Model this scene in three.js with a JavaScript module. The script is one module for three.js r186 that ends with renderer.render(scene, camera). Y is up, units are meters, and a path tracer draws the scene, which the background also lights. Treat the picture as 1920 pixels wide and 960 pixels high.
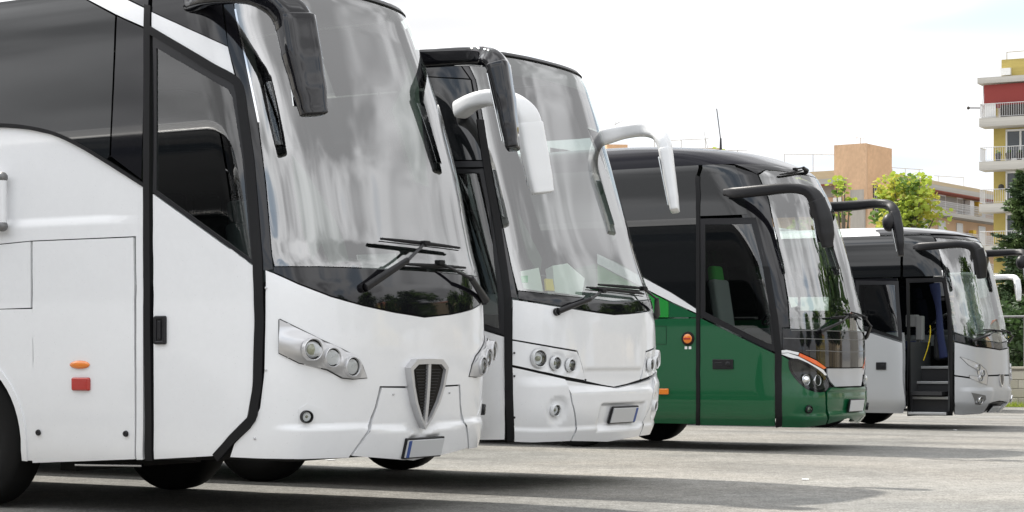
import * as THREE from 'three';
import { mergeGeometries } from 'three/addons/utils/BufferGeometryUtils.js';
import { RoundedBoxGeometry } from 'three/addons/geometries/RoundedBoxGeometry.js';

// ---------- camera: long lens at chest height, level, lens shifted up
const scene = new THREE.Scene();
const EYE = 1.1;
const camera = new THREE.PerspectiveCamera(2 * Math.atan(670 / 3700) * 180 / Math.PI, 1920 / 1340, 0.5, 2000);
camera.setViewOffset(1920, 1340, 0, 0, 1920, 960);
camera.position.set(0, EYE, 0);
camera.lookAt(0, EYE, -10);
camera.updateProjectionMatrix();

const renderer = new THREE.WebGLRenderer({ antialias: true });
renderer.toneMapping = THREE.LinearToneMapping;
renderer.toneMappingExposure = 1.28;
renderer.shadowMap.enabled = true;

// ---------- seeded randomness and noise
function rng(seed) { let a = seed >>> 0; return () => { a = (a + 0x6d2b79f5) >>> 0; let t = Math.imul(a ^ (a >>> 15), 1 | a); t = (t + Math.imul(t ^ (t >>> 7), 61 | t)) ^ t; return ((t ^ (t >>> 14)) >>> 0) / 4294967296; }; }
const hash3 = (x, y, z) => { let h = Math.imul(x, 374761393) ^ Math.imul(y, 668265263) ^ Math.imul(z, 2147483647 - 1274126177); h = Math.imul(h ^ (h >>> 13), 1274126177); return ((h ^ (h >>> 16)) >>> 0) / 4294967296; };
function vnoise(x, y, z) {
  const X = Math.floor(x), Y = Math.floor(y), Z = Math.floor(z), f = (t) => t * t * t * (t * (t * 6 - 15) + 10), u = f(x - X), v = f(y - Y), w = f(z - Z), L = (a, b, t) => a + (b - a) * t;
  return L(L(L(hash3(X, Y, Z), hash3(X + 1, Y, Z), u), L(hash3(X, Y + 1, Z), hash3(X + 1, Y + 1, Z), u), v), L(L(hash3(X, Y, Z + 1), hash3(X + 1, Y, Z + 1), u), L(hash3(X, Y + 1, Z + 1), hash3(X + 1, Y + 1, Z + 1), u), v), w);
}
const fbm = (x, y, z, o = 5) => { let s = 0, a = 0.5, t = 0; for (let i = 0; i < o; i++) { s += a * vnoise(x, y, z); t += a; a *= 0.5; x = x * 2.03 + 11.3; y = y * 2.03 + 4.7; z = z * 2.03 + 7.9; } return s / t; };
const sstep = (a, b, x) => { const t = Math.min(1, Math.max(0, (x - a) / (b - a))); return t * t * (3 - 2 * t); };

// ---------- sky: bright broken cloud layer, computed for every direction
const SUN = new THREE.Vector3(-0.78 * Math.cos(0.87), Math.sin(0.87), -0.62 * Math.cos(0.87)).normalize();
{
  const W = 1536, H = 768, data = new Float32Array(W * H * 4);
  for (let j = 0; j < H; j++) for (let i = 0; i < W; i++) {
    const th = ((i + 0.5) / W - 0.5) * 2 * Math.PI, el = ((j + 0.5) / H - 0.5) * Math.PI;
    const d = [Math.cos(th) * Math.cos(el), Math.sin(el), Math.sin(th) * Math.cos(el)], k = 1 / (Math.max(d[1], 0) + 0.16), px = d[0] * k, pz = d[2] * k;
    const warp = fbm(px * 0.9 + 3, pz * 0.9, 2.2, 3) - 0.5;
    const thick = fbm(px * 0.8 + warp * 1.3 + 30.3, 5.1, pz * 1.5 + warp * 1.2 + 34, 5), veil = fbm(px * 1.7 + 40 + warp * 2, 9.4, pz * 2.2 + 3, 5);
    const cover = sstep(0.25, 0.4, thick + 0.25 * (veil - 0.5)), grey = sstep(0.36, 0.74, thick + 0.9 * (veil - 0.5));
    const toSun = Math.max(0, d[0] * SUN.x + d[1] * SUN.y + d[2] * SUN.z), glow = 0.55 * Math.pow(toSun, 6) + 0.18 * toSun;
    const haze = Math.exp(-Math.max(d[1], 0) * 4);
    const cloud = 0.64 * (1 + 1.7 * Math.max(0, d[1])) * (1.06 + (0.42 - 1.02 * grey) * (1 - haze)) * (1 + glow), c = [cloud, cloud * 1.004, cloud * 1.02], b = [0.56 + 0.2 * haze, 0.69 + 0.15 * haze, 0.86 + 0.06 * haze];
    const o = (j * W + i) * 4;
    for (let q = 0; q < 3; q++) data[o + q] = d[1] < -0.02 ? 0.45 : b[q] + (c[q] - b[q]) * Math.min(1, cover + 0.12 * haze);
    data[o + 3] = 1;
  }
  const sky = new THREE.DataTexture(data, W, H, THREE.RGBAFormat, THREE.FloatType);
  sky.mapping = THREE.EquirectangularReflectionMapping; sky.magFilter = THREE.LinearFilter; sky.minFilter = THREE.LinearFilter; sky.needsUpdate = true;
  scene.background = sky; scene.environment = sky;
}
// ---------- sun: behind the coaches, from the left, through thin cloud
const sun = new THREE.DirectionalLight(new THREE.Color(1, 0.95, 0.87), 5);
sun.position.copy(SUN).multiplyScalar(120); sun.target.position.set(0, 0, -22); sun.position.add(sun.target.position);
sun.castShadow = true; sun.shadow.radius = 2.2; sun.shadow.mapSize.set(4096, 4096);
Object.assign(sun.shadow.camera, { left: -60, right: 60, top: 60, bottom: -60, near: 1, far: 320 });
scene.add(sun, sun.target);

// ---------- textures (grain, dirt and wear only)
function dataTex(n, fn, srgb = true, rep = 1) { const d = new Uint8Array(n * n * 4); for (let j = 0; j < n; j++) for (let i = 0; i < n; i++) { const c = fn(i / n, j / n), o = (j * n + i) * 4; d[o] = c[0]; d[o + 1] = c[1]; d[o + 2] = c[2]; d[o + 3] = 255; } const t = new THREE.DataTexture(d, n, n); t.wrapS = t.wrapT = THREE.RepeatWrapping; t.magFilter = THREE.LinearFilter; t.minFilter = THREE.LinearMipmapLinearFilter; t.generateMipmaps = true; if (srgb) t.colorSpace = THREE.SRGBColorSpace; t.repeat.set(rep, rep); t.needsUpdate = true; return t; }
const tile = (u, v, f, z, o) => { const a = fbm(u * f, v * f, z, o), b = fbm((u - 1) * f, v * f, z, o), c = fbm(u * f, (v - 1) * f, z, o), e = fbm((u - 1) * f, (v - 1) * f, z, o); return (a * (1 - u) + b * u) * (1 - v) + (c * (1 - u) + e * u) * v; };

const panelRipple = dataTex(256, (u, v) => { const k = 128 + (tile(u, v, 5, 7.7, 2) - 0.5) * 200; return [k, k, k]; }, false, 0.45);
const paintDust = dataTex(512, (u, v) => { const a = tile(u, v, 7, 3.1, 4), b = tile(u, v, 60, 8.2, 2), g = hash3(Math.floor(u * 512), Math.floor(v * 512), 17), k = 250 + (a - 0.5) * 7 + (b - 0.5) * 4 - (g > 0.9985 ? 40 * (g - 0.9985) / 0.0015 : 0); return [k, k, k]; }, true, 0.55);
// ---------- materials
const lin = (r, g, b) => new THREE.Color().setRGB(r, g, b);
const std = (c, roughness = 0.6, o = {}) => new THREE.MeshStandardMaterial({ color: lin(...c), roughness, ...o });
const phys = (c, o = {}) => new THREE.MeshPhysicalMaterial({ color: lin(...c), ...o });
const M = {
  white: phys([0.8, 0.81, 0.825], { roughness: 0.38, clearcoat: 0.9, clearcoatRoughness: 0.05, map: paintDust, bumpMap: panelRipple, bumpScale: 0.0018 }),
  whiteSoft: phys([0.74, 0.75, 0.76], { roughness: 0.45, clearcoat: 0.5, clearcoatRoughness: 0.12 }),
  green: phys([0.003, 0.085, 0.03], { roughness: 0.4, clearcoat: 0.7, specularIntensity: 0.5, clearcoatRoughness: 0.04, bumpMap: panelRipple, bumpScale: 0.004 }),
  lightGreen: phys([0.008, 0.24, 0.03], { roughness: 0.35, clearcoat: 1, clearcoatRoughness: 0.04 }),
  silver: phys([0.44, 0.45, 0.465], { roughness: 0.45, metalness: 0.2, clearcoat: 0.4, clearcoatRoughness: 0.08 }),
  silverTrim: phys([0.55, 0.55, 0.56], { roughness: 0.36, metalness: 0.5, clearcoat: 0.4 }),
  blackGloss: phys([0.006, 0.006, 0.008], { roughness: 0.04, ior: 1.55 }),
  roofBlack: phys([0.005, 0.005, 0.009], { roughness: 0.16, specularIntensity: 0.3 }),
  blackSatin: phys([0.01, 0.01, 0.012], { roughness: 0.42, specularIntensity: 0.7 }),
  rubber: phys([0.008, 0.008, 0.009], { roughness: 0.6, specularIntensity: 0.45 }),
  liner: std([0.006, 0.006, 0.006], 0.9),
  sideGlass: phys([0.008, 0.009, 0.01], { roughness: 0.012, ior: 1.6 }),
  windshield: phys([0.7, 0.79, 0.73], { roughness: 0, transmission: 1, thickness: 0, ior: 3.2 }),
  doorGlass: phys([0.5, 0.54, 0.53], { roughness: 0, transmission: 1, thickness: 0, ior: 1.9 }),
  lens: phys([0.9, 0.92, 0.92], { roughness: 0, transmission: 1, thickness: 0, ior: 1.6 }),
  chrome: phys([0.75, 0.75, 0.76], { roughness: 0.12, metalness: 1 }),
  reflector: phys([0.42, 0.42, 0.43], { roughness: 0.18, metalness: 1 }),
  bulb: phys([0.3, 0.3, 0.2], { roughness: 0.15, clearcoat: 1 }),
  amber: phys([0.75, 0.2, 0.01], { roughness: 0.25, clearcoat: 1, clearcoatRoughness: 0.05 }),
  orange: phys([0.8, 0.13, 0.02], { roughness: 0.25, clearcoat: 1, clearcoatRoughness: 0.05 }),
  red: phys([0.4, 0.012, 0.004], { roughness: 0.2, clearcoat: 1, clearcoatRoughness: 0.05 }),
  plate: phys([0.5, 0.51, 0.52], { roughness: 0.35, clearcoat: 0.3 }),
  plateBlue: std([0.03, 0.07, 0.25], 0.4),
  tyre: phys([0.007, 0.007, 0.007], { roughness: 0.8, specularIntensity: 0.4 }), rim: std([0.18, 0.18, 0.18], 0.5, { metalness: 0.6 }),
  under: std([0.02, 0.019, 0.018], 0.85),
  cabin: std([0.045, 0.047, 0.05], 0.7), cabinLight: std([0.28, 0.28, 0.28], 0.7), cabinFloor: std([0.03, 0.03, 0.032], 0.7),
  seatGrey: std([0.07, 0.08, 0.085], 0.85), seatPale: std([0.36, 0.38, 0.38], 0.6), seatBlue: std([0.03, 0.04, 0.12], 0.85), seatGreen: std([0.03, 0.36, 0.04], 0.7),
  paper: std([0.75, 0.76, 0.75], 0.8), yellow: std([0.75, 0.55, 0.02], 0.7), tagGreen: std([0.02, 0.4, 0.12], 0.6), visor: std([0.02, 0.045, 0.028], 0.5),
  grille: phys([0.012, 0.01, 0.008], { roughness: 0.6, specularIntensity: 0.4 }), mirrorGlass: phys([0.8, 0.82, 0.83], { roughness: 0.02, metalness: 1 }),
};

// ---------- scene bookkeeping
const used = {};
const numbered = (n) => { used[n] = (used[n] ?? -1) + 1; return used[n] ? n + '_' + String(used[n]).padStart(3, '0') : n; };
function tag(o, label, category, group, kind) { o.userData = { ...o.userData }; if (label) o.userData.label = label; if (category) o.userData.category = category; if (group) o.userData.group = group; if (kind) o.userData.kind = kind; return o; }
function thing(name, label, category, pos = [0, 0, 0], turn = 0, group) { const g = new THREE.Group(); g.name = numbered(name); g.position.set(...pos); g.rotation.y = turn; scene.add(g); return tag(g, label, category, group); }
function part(parent, name, geo, mat) { const m = new THREE.Mesh(geo, mat); m.name = name; m.castShadow = m.receiveShadow = true; parent.add(m); return m; }
function solo(name, geo, mat, label, category, group) { const m = part(scene, numbered(name), geo, mat); return tag(m, label, category, group); }
const clean = (g) => { let q = g.index ? g.toNonIndexed() : g; for (const k of Object.keys(q.attributes)) if (!['position', 'normal', 'uv'].includes(k)) q.deleteAttribute(k); return q; };
const merge = (list) => mergeGeometries(list.map(clean), false);
const box = (w, h, d, x = 0, y = 0, z = 0, r = 0) => (r ? new RoundedBoxGeometry(w, h, d, 2, r) : new THREE.BoxGeometry(w, h, d)).translate(x, y, z);
const V3 = (a) => new THREE.Vector3(...a);
const tube = (pts, r, seg = 24, n = 8) => new THREE.TubeGeometry(new THREE.CatmullRomCurve3(pts.map(V3), false, 'centripetal'), seg, r, n, false);
function bar(a, b, r, n = 6) { const A = V3(a), B = V3(b), d = B.clone().sub(A), g = new THREE.CylinderGeometry(r, r, d.length(), n); g.applyQuaternion(new THREE.Quaternion().setFromUnitVectors(new THREE.Vector3(0, 1, 0), d.clone().normalize())); const c = A.add(B).multiplyScalar(0.5); return g.translate(c.x, c.y, c.z); }
// a rounded-section solid along a path; rows [x, y, z, halfA, halfB]: A lies along `side`, B across
function sweep(rows, side, n = 24, e = 3, sub = 6) {
  const pc = new THREE.CatmullRomCurve3(rows.map((r) => V3(r)), false, 'centripetal'), K = (rows.length - 1) * sub, pos = [], idx = [], uv = [], sd = V3(side).normalize();
  const size = (t, k) => { const f = t * (rows.length - 1), i = Math.min(rows.length - 2, Math.floor(f)), w = f - i, s = w * w * (3 - 2 * w); return rows[i][k] + (rows[i + 1][k] - rows[i][k]) * s; };
  const rings = []; for (let k = 0; k <= K; k++) rings.push([k / K, 1]);
  rings.unshift([0, 0.94, -0.35], [0, 0.75, -0.75], [0, 0.4, -0.96], [0, 0.01, -1]); rings.sort((a, b) => (a[0] - b[0]) || ((a[2] ?? 0) - (b[2] ?? 0)));
  rings.push([1, 0.94, 0.35], [1, 0.75, 0.75], [1, 0.4, 0.96], [1, 0.01, 1]);
  for (const [t, sc, ex] of rings) {
    const p = pc.getPoint(t), tg = pc.getTangent(t), a = sd.clone().addScaledVector(tg, -sd.dot(tg)).normalize(), b = tg.clone().cross(a).normalize(), A = size(t, 3), B = size(t, 4);
    if (ex) p.addScaledVector(tg, ex * 0.35 * Math.min(A, B));
    for (let i = 0; i < n; i++) { const q = i / n * 2 * Math.PI, c = Math.cos(q), s = Math.sin(q), r = Math.pow(Math.pow(Math.abs(c), e) + Math.pow(Math.abs(s), e), -1 / e) * sc, v = p.clone().addScaledVector(a, r * c * A).addScaledVector(b, r * s * B); pos.push(v.x, v.y, v.z); uv.push(i / n, t); }
  }
  for (let k = 0; k < rings.length - 1; k++) for (let i = 0; i < n; i++) { const a = k * n + i, b = k * n + (i + 1) % n, c = a + n, d = b + n; idx.push(a, b, c, b, d, c); }
  const g = new THREE.BufferGeometry(); g.setAttribute('position', new THREE.Float32BufferAttribute(pos, 3)); g.setAttribute('uv', new THREE.Float32BufferAttribute(uv, 2)); g.setIndex(idx); g.computeVertexNormals(); return g;
}
const HEAD2 = 31.7 * Math.PI / 180, CH = Math.cos(HEAD2), SH = Math.sin(HEAD2);
// ---------- panels cut out of a body surface: outlines are [s, v] in metres on that surface
function clipAxis(P, k, lim, keepAbove) {
  const o = []; for (let i = 0; i < P.length; i++) { const a = P[i], b = P[(i + 1) % P.length], ia = keepAbove ? a[k] >= lim : a[k] <= lim, ib = keepAbove ? b[k] >= lim : b[k] <= lim; if (ia) o.push(a); if (ia !== ib) { const t = (lim - a[k]) / (b[k] - a[k]); const q = [a[0] + (b[0] - a[0]) * t, a[1] + (b[1] - a[1]) * t]; q[k] = lim; o.push(q); } } return o;
}
const areaOf = (P) => { let s = 0; for (let i = 0; i < P.length; i++) { const a = P[i], b = P[(i + 1) % P.length]; s += a[0] * b[1] - b[0] * a[1]; } return s / 2; };
const sym = (Q) => { const k = Q.findIndex((p, i) => p[0] === 0 && Q[(i + 1) % Q.length][0] === 0), P = Q[0][0] === 0 && Q[Q.length - 1][0] === 0 ? Q : [...Q.slice(k + 1), ...Q.slice(0, k + 1)]; return [...P, ...P.slice().reverse().map(([s, v]) => [-s, v])].filter((p, i, q) => { const n = q[(i + 1) % q.length]; return Math.hypot(p[0] - n[0], p[1] - n[1]) > 1e-5; }); };
const flip = (P) => P.map(([s, v]) => [-s, v]).reverse();
const TV = (P) => P.map((p) => new THREE.Vector2(p[0], p[1]));
function placer(S, off, disp) {
  const P = (s, v) => { const p = S.at(s, v), n = S.normal(s, v), o = off + (disp ? disp(s, v) : 0); return [p[0] + n[0] * o, p[1] + n[1] * o, p[2] + n[2] * o]; };
  const N = disp ? (s, v) => { const e = 0.006, A = P(s - e, v), B = P(s + e, v), C = P(s, v - e), D = P(s, v + e), u = V3(B).sub(V3(A)), w = V3(D).sub(V3(C)), m = u.cross(w).normalize(), r = S.normal(s, v); if (m.x * r[0] + m.y * r[1] + m.z * r[2] < 0) m.negate(); return [m.x, m.y, m.z]; } : S.normal;
  return { P, N };
}
function rimQuads(S, loops, off, thick, disp, out) {
  const { P } = placer(S, off, disp), Q = placer(S, off - thick, null).P;
  for (const L of loops) for (let i = 0; i < L.length; i++) {
    const a = L[i], b = L[(i + 1) % L.length], n = Math.max(1, Math.ceil(Math.hypot(a[0] - b[0], a[1] - b[1]) / 0.09)), far = Math.min(Math.abs(a[0]), Math.abs(b[0])) > S.S0 + 0.2 ? Math.min(n, 6) : n;
    for (let k = 0; k < far; k++) { const t0 = k / far, t1 = (k + 1) / far, p = [a[0] + (b[0] - a[0]) * t0, a[1] + (b[1] - a[1]) * t0], q = [a[0] + (b[0] - a[0]) * t1, a[1] + (b[1] - a[1]) * t1];
      const A = P(...p), B = P(...q), C = Q(...q), D = Q(...p), m = V3(B).sub(V3(A)).cross(V3(D).sub(V3(A))).normalize();
      for (const [X, u] of [[A, p], [B, q], [C, q], [A, p], [C, q], [D, p]]) { out.pos.push(...X); out.nor.push(m.x, m.y, m.z); out.uv.push(u[0], u[1]); } }
  }
}
const geoOf = (o) => { const g = new THREE.BufferGeometry(); g.setAttribute('position', new THREE.Float32BufferAttribute(o.pos, 3)); g.setAttribute('normal', new THREE.Float32BufferAttribute(o.nor, 3)); g.setAttribute('uv', new THREE.Float32BufferAttribute(o.uv, 2)); return g; };
function patch(S, poly, { off = 0, thick = 0.02, step = 0.06, vstep = 0.08, disp = null } = {}) {
  const out = { pos: [], nor: [], uv: [] }, { P, N } = placer(S, off, disp);
  const ss = poly.map((p) => p[0]), vs = poly.map((p) => p[1]), s0 = Math.min(...ss), s1 = Math.max(...ss), v0 = Math.min(...vs), v1 = Math.max(...vs), gs = [s0], gv = [v0], lim = S.S0 + 0.1;
  while (gs[gs.length - 1] < s1 - 1e-6) { const s = gs[gs.length - 1]; let n = s + (s < -lim - 0.01 ? Math.min(0.4, -lim - s + 1e-3) : s < lim ? step : 0.4); if (n > s1 - 0.01) n = s1; gs.push(n); }
  while (gv[gv.length - 1] < v1 - 1e-6) { let n = gv[gv.length - 1] + vstep; if (n > v1 - 0.01) n = v1; gv.push(n); }
  const tri = (a, b, c) => { const A = P(...a), B = P(...b), C = P(...c), na = N(...a), m = V3(B).sub(V3(A)).cross(V3(C).sub(V3(A))); if (m.lengthSq() < 1e-14) return; const f = m.x * na[0] + m.y * na[1] + m.z * na[2] < 0; for (const q of f ? [a, c, b] : [a, b, c]) { out.pos.push(...P(...q)); out.nor.push(...N(...q)); out.uv.push(q[0], q[1]); } };
  for (let j = 0; j < gv.length - 1; j++) { const strip = clipAxis(clipAxis(poly, 1, gv[j], true), 1, gv[j + 1], false); if (strip.length < 3) continue;
    for (let i = 0; i < gs.length - 1; i++) { const cell = clipAxis(clipAxis(strip, 0, gs[i], true), 0, gs[i + 1], false); if (cell.length < 3 || Math.abs(areaOf(cell)) < 1e-7) continue;
      if (cell.length === 4 && Math.abs(Math.abs(areaOf(cell)) - (gs[i + 1] - gs[i]) * (gv[j + 1] - gv[j])) < 1e-7) { tri(cell[0], cell[1], cell[2]); tri(cell[0], cell[2], cell[3]); continue; }
      for (const f of THREE.ShapeUtils.triangulateShape(TV(cell), [])) tri(cell[f[0]], cell[f[1]], cell[f[2]]); } }
  if (thick > 0) rimQuads(S, [poly], off, thick, disp, out);
  return geoOf(out);
}
const dense = (L, d) => { const o = []; for (let i = 0; i < L.length; i++) { const a = L[i], b = L[(i + 1) % L.length], n = Math.max(1, Math.ceil(Math.hypot(a[0] - b[0], a[1] - b[1]) / d)); for (let k = 0; k < n; k++) o.push([a[0] + (b[0] - a[0]) * k / n, a[1] + (b[1] - a[1]) * k / n]); } return o; };
function ringPatch(S, outer, inner, { off = 0, thick = 0.02 } = {}) {
  const out = { pos: [], nor: [], uv: [] }, { P, N } = placer(S, off), A = dense(outer, 0.14), B = dense(inner, 0.14), all = [...A, ...B];
  for (const f of THREE.ShapeUtils.triangulateShape(TV(A), [TV(B)])) { const [a, b, c] = f.map((i) => all[i]), m = V3(P(...b)).sub(V3(P(...a))).cross(V3(P(...c)).sub(V3(P(...a)))), n = N(...a); for (const q of m.x * n[0] + m.y * n[1] + m.z * n[2] < 0 ? [a, c, b] : [a, b, c]) { out.pos.push(...P(...q)); out.nor.push(...N(...q)); out.uv.push(q[0], q[1]); } }
  rimQuads(S, [outer, inner], off, thick, null, out); return geoOf(out);
}
const smooth2 = (L, k = 5) => { const c = new THREE.CatmullRomCurve3(L.map((p) => new THREE.Vector3(p[0], p[1], 0)), false, 'centripetal'); return c.getPoints((L.length - 1) * k).map((p) => [p.x, p.y]); };
function ribbon(S, line, w, { off = 0.006, thick = 0.02, k = 4 } = {}) { // a rubber or metal strip of width w laid along a line
  const L = smooth2(line, k), a = [], b = []; for (let i = 0; i < L.length; i++) { const p = L[Math.max(0, i - 1)], q = L[Math.min(L.length - 1, i + 1)], d = [q[0] - p[0], q[1] - p[1]], l = Math.hypot(...d) || 1; a.push([L[i][0] - d[1] / l * w / 2, L[i][1] + d[0] / l * w / 2]); b.push([L[i][0] + d[1] / l * w / 2, L[i][1] - d[0] / l * w / 2]); }
  const out = { pos: [], nor: [], uv: [] }, { P, N } = placer(S, off);
  for (let i = 0; i < L.length - 1; i++) for (const T of [[a[i], b[i], b[i + 1]], [a[i], b[i + 1], a[i + 1]]]) { const n = N(...T[0]), m = V3(P(...T[1])).sub(V3(P(...T[0]))).cross(V3(P(...T[2])).sub(V3(P(...T[0])))); for (const q of m.x * n[0] + m.y * n[1] + m.z * n[2] < 0 ? [T[0], T[2], T[1]] : T) { out.pos.push(...P(...q)); out.nor.push(...N(...q)); out.uv.push(q[0], q[1]); } }
  rimQuads(S, [[...a, ...b.slice().reverse()]], off, thick, null, out); return geoOf(out);
}
// turn a small part so that its +Y looks along the surface normal (bent towards `to` by k), and put it on the surface
function onSurf(S, s, v, off, geo, k = 0, to = [1, 0, 0]) {
  const p = S.at(s, v), n = V3(S.normal(s, v)), d = n.clone().lerp(V3(to), k).normalize(), x = new THREE.Vector3(0, 1, 0).cross(d).normalize();
  return geo.clone().applyMatrix4(new THREE.Matrix4().makeBasis(x, d, x.clone().cross(d)).setPosition(p[0] + n.x * off, p[1] + n.y * off, p[2] + n.z * off));
}
const lathe = (pts, n = 28) => new THREE.LatheGeometry(pts.map((p) => new THREE.Vector2(p[0], p[1])), n);
// ---------- coach body surface: x forward (0 = foremost), y up, z to the coach's right; s runs along the outline from the middle of the front, v up the wall and over the roof
const pchip = (P) => { // monotone cubic through [v, value] rows
  const n = P.length, d = [], m = [];
  for (let i = 0; i < n - 1; i++) d[i] = (P[i + 1][1] - P[i][1]) / (P[i + 1][0] - P[i][0]);
  m[0] = d[0]; m[n - 1] = d[n - 2];
  for (let i = 1; i < n - 1; i++) m[i] = d[i - 1] * d[i] <= 0 ? 0 : 2 * d[i - 1] * d[i] / (d[i - 1] + d[i]);
  return (v) => {
    if (v <= P[0][0]) return P[0][1] + (v - P[0][0]) * m[0];
    if (v >= P[n - 1][0]) return P[n - 1][1];
    let i = 0; while (v > P[i + 1][0]) i++;
    const h = P[i + 1][0] - P[i][0], t = (v - P[i][0]) / h, t2 = t * t, t3 = t2 * t;
    return (2 * t3 - 3 * t2 + 1) * P[i][1] + (t3 - 2 * t2 + t) * h * m[i] + (3 * t2 - 2 * t3) * P[i + 1][1] + (t3 - t2) * h * m[i + 1];
  };
};
const polar = (phi, n) => Math.pow(Math.pow(Math.cos(phi), n) + Math.pow(Math.sin(phi), n), -1 / n);
function makeSurf(rows, n = 2.8, len = 12) { // rows: [v, y, half width, front, nose depth]
  const fy = pchip(rows.map((r) => [r[0], r[1]])), fb = pchip(rows.map((r) => [r[0], r[2]])), fc = pchip(rows.map((r) => [r[0], r[3]])), fd = pchip(rows.map((r) => [r[0], r[4]]));
  const N = 200, tab = [0]; let px = rows[2][4], pz = 0;
  for (let i = 1; i <= N; i++) { const a = i / N * Math.PI / 2, r = polar(a, n), x = rows[2][4] * r * Math.cos(a), z = 1.27 * r * Math.sin(a); tab[i] = tab[i - 1] + Math.hypot(x - px, z - pz); px = x; pz = z; }
  const S0 = tab[N], ref = rows[2][3] - rows[2][4];
  const at = (s, v) => {
    const q = Math.abs(s), sg = s < 0 ? -1 : 1, b = fb(v), d = fd(v), xs = fc(v) - d;
    if (q >= S0) { const t = Math.min(1, (q - S0) / 4), e = t * t * (3 - 2 * t); return [xs - (q - S0) + (ref - xs) * e, fy(v), sg * b]; }
    let lo = 0, hi = N; while (hi - lo > 1) { const mid = (lo + hi) >> 1; if (tab[mid] <= q) lo = mid; else hi = mid; }
    const a = (lo + (q - tab[lo]) / (tab[hi] - tab[lo])) / N * Math.PI / 2, r = polar(a, n);
    return [xs + d * r * Math.cos(a), fy(v), sg * b * r * Math.sin(a)];
  };
  const normal = (s, v) => {
    const e = 0.004, A = at(s - e, v), B = at(s + e, v), C = at(s, v - e), D = at(s, v + e);
    const u = [B[0] - A[0], B[1] - A[1], B[2] - A[2]], w = [D[0] - C[0], D[1] - C[1], D[2] - C[2]];
    const m = [u[1] * w[2] - u[2] * w[1], u[2] * w[0] - u[0] * w[2], u[0] * w[1] - u[1] * w[0]], l = -Math.hypot(...m) || 1;
    return [m[0] / l, m[1] / l, m[2] / l];
  };
  const sx = (x, v) => { let lo = 0.5, hi = 16; for (let i = 0; i < 40; i++) { const m = (lo + hi) / 2; if (at(m, v)[0] > x) lo = m; else hi = m; } return lo; };
  return { at, normal, S0, sx, len, top: rows[rows.length - 1][0], end: S0 + ref + len };
}
const NEAR_ROWS = [[0.3, 0.3, 1.21, -0.16, 0.58], [0.45, 0.45, 1.25, -0.1, 0.62], [0.7, 0.7, 1.268, -0.05, 0.64], [1.0, 1.0, 1.275, -0.025, 0.65], [1.25, 1.25, 1.275, -0.018, 0.66], [1.5, 1.5, 1.273, -0.026, 0.66], [1.7, 1.7, 1.27, -0.06, 0.66], [1.9, 1.9, 1.265, -0.115, 0.66], [2.5, 2.5, 1.245, -0.245, 0.66], [3.0, 3.0, 1.215, -0.39, 0.66], [3.4, 3.4, 1.18, -0.54, 0.66], [3.7, 3.7, 1.12, -0.66, 0.68], [3.85, 3.83, 0.98, -0.87, 0.72], [4.25, 3.92, 0.6, -1.4, 0.7], [4.85, 3.95, 0.005, -2.1, 0.3]];
const SECOND_ROWS = [[0.28, 0.28, 1.18, -0.22, 0.5], [0.42, 0.42, 1.24, -0.12, 0.55], [0.7, 0.7, 1.27, -0.02, 0.6], [1.0, 1.0, 1.275, 0, 0.6], [1.3, 1.3, 1.275, -0.005, 0.6], [1.55, 1.55, 1.27, -0.03, 0.6], [1.7, 1.7, 1.265, -0.08, 0.6], [2.0, 2.0, 1.26, -0.19, 0.6], [2.5, 2.5, 1.24, -0.335, 0.62], [3.0, 3.0, 1.21, -0.48, 0.64], [3.4, 3.4, 1.18, -0.6, 0.66], [3.66, 3.66, 1.13, -0.7, 0.7], [3.76, 3.74, 1.05, -0.83, 0.74], [3.95, 3.86, 0.86, -1.2, 0.78], [4.3, 3.94, 0.5, -1.9, 0.7], [4.8, 3.97, 0.005, -2.6, 0.3]];
const GREEN_ROWS = [[0.25, 0.25, 1.18, -0.12, 0.6], [0.4, 0.4, 1.25, 0, 0.7], [0.6, 0.6, 1.27, 0.03, 0.72], [0.9, 0.9, 1.275, 0, 0.72], [1.2, 1.2, 1.275, 0, 0.7], [1.6, 1.6, 1.27, -0.03, 0.7], [2.0, 2.0, 1.26, -0.12, 0.7], [2.5, 2.5, 1.24, -0.25, 0.72], [3.0, 3.0, 1.21, -0.4, 0.76], [3.3, 3.3, 1.18, -0.54, 0.85], [3.46, 3.46, 1.155, -0.64, 0.88], [3.6, 3.59, 1.12, -0.88, 0.93], [3.73, 3.7, 1.05, -1.2, 1.0], [3.88, 3.78, 0.92, -1.7, 1.05], [4.2, 3.84, 0.6, -2.4, 0.9], [4.8, 3.87, 0.005, -3.3, 0.3]];
const SILVER_ROWS = [[0.25, 0.25, 1.18, -0.1, 0.6], [0.4, 0.4, 1.25, 0.02, 0.7], [0.6, 0.6, 1.27, 0.05, 0.75], [0.9, 0.9, 1.275, 0.04, 0.75], [1.2, 1.2, 1.275, 0.03, 0.75], [1.6, 1.6, 1.27, -0.02, 0.75], [2.0, 2.0, 1.26, -0.11, 0.75], [2.5, 2.5, 1.24, -0.22, 0.75], [2.9, 2.9, 1.2, -0.36, 0.78], [3.08, 3.08, 1.13, -0.48, 0.85], [3.2, 3.18, 0.98, -0.85, 0.95], [3.6, 3.25, 0.6, -1.6, 0.8], [4.2, 3.28, 0.005, -2.4, 0.3]];
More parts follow.
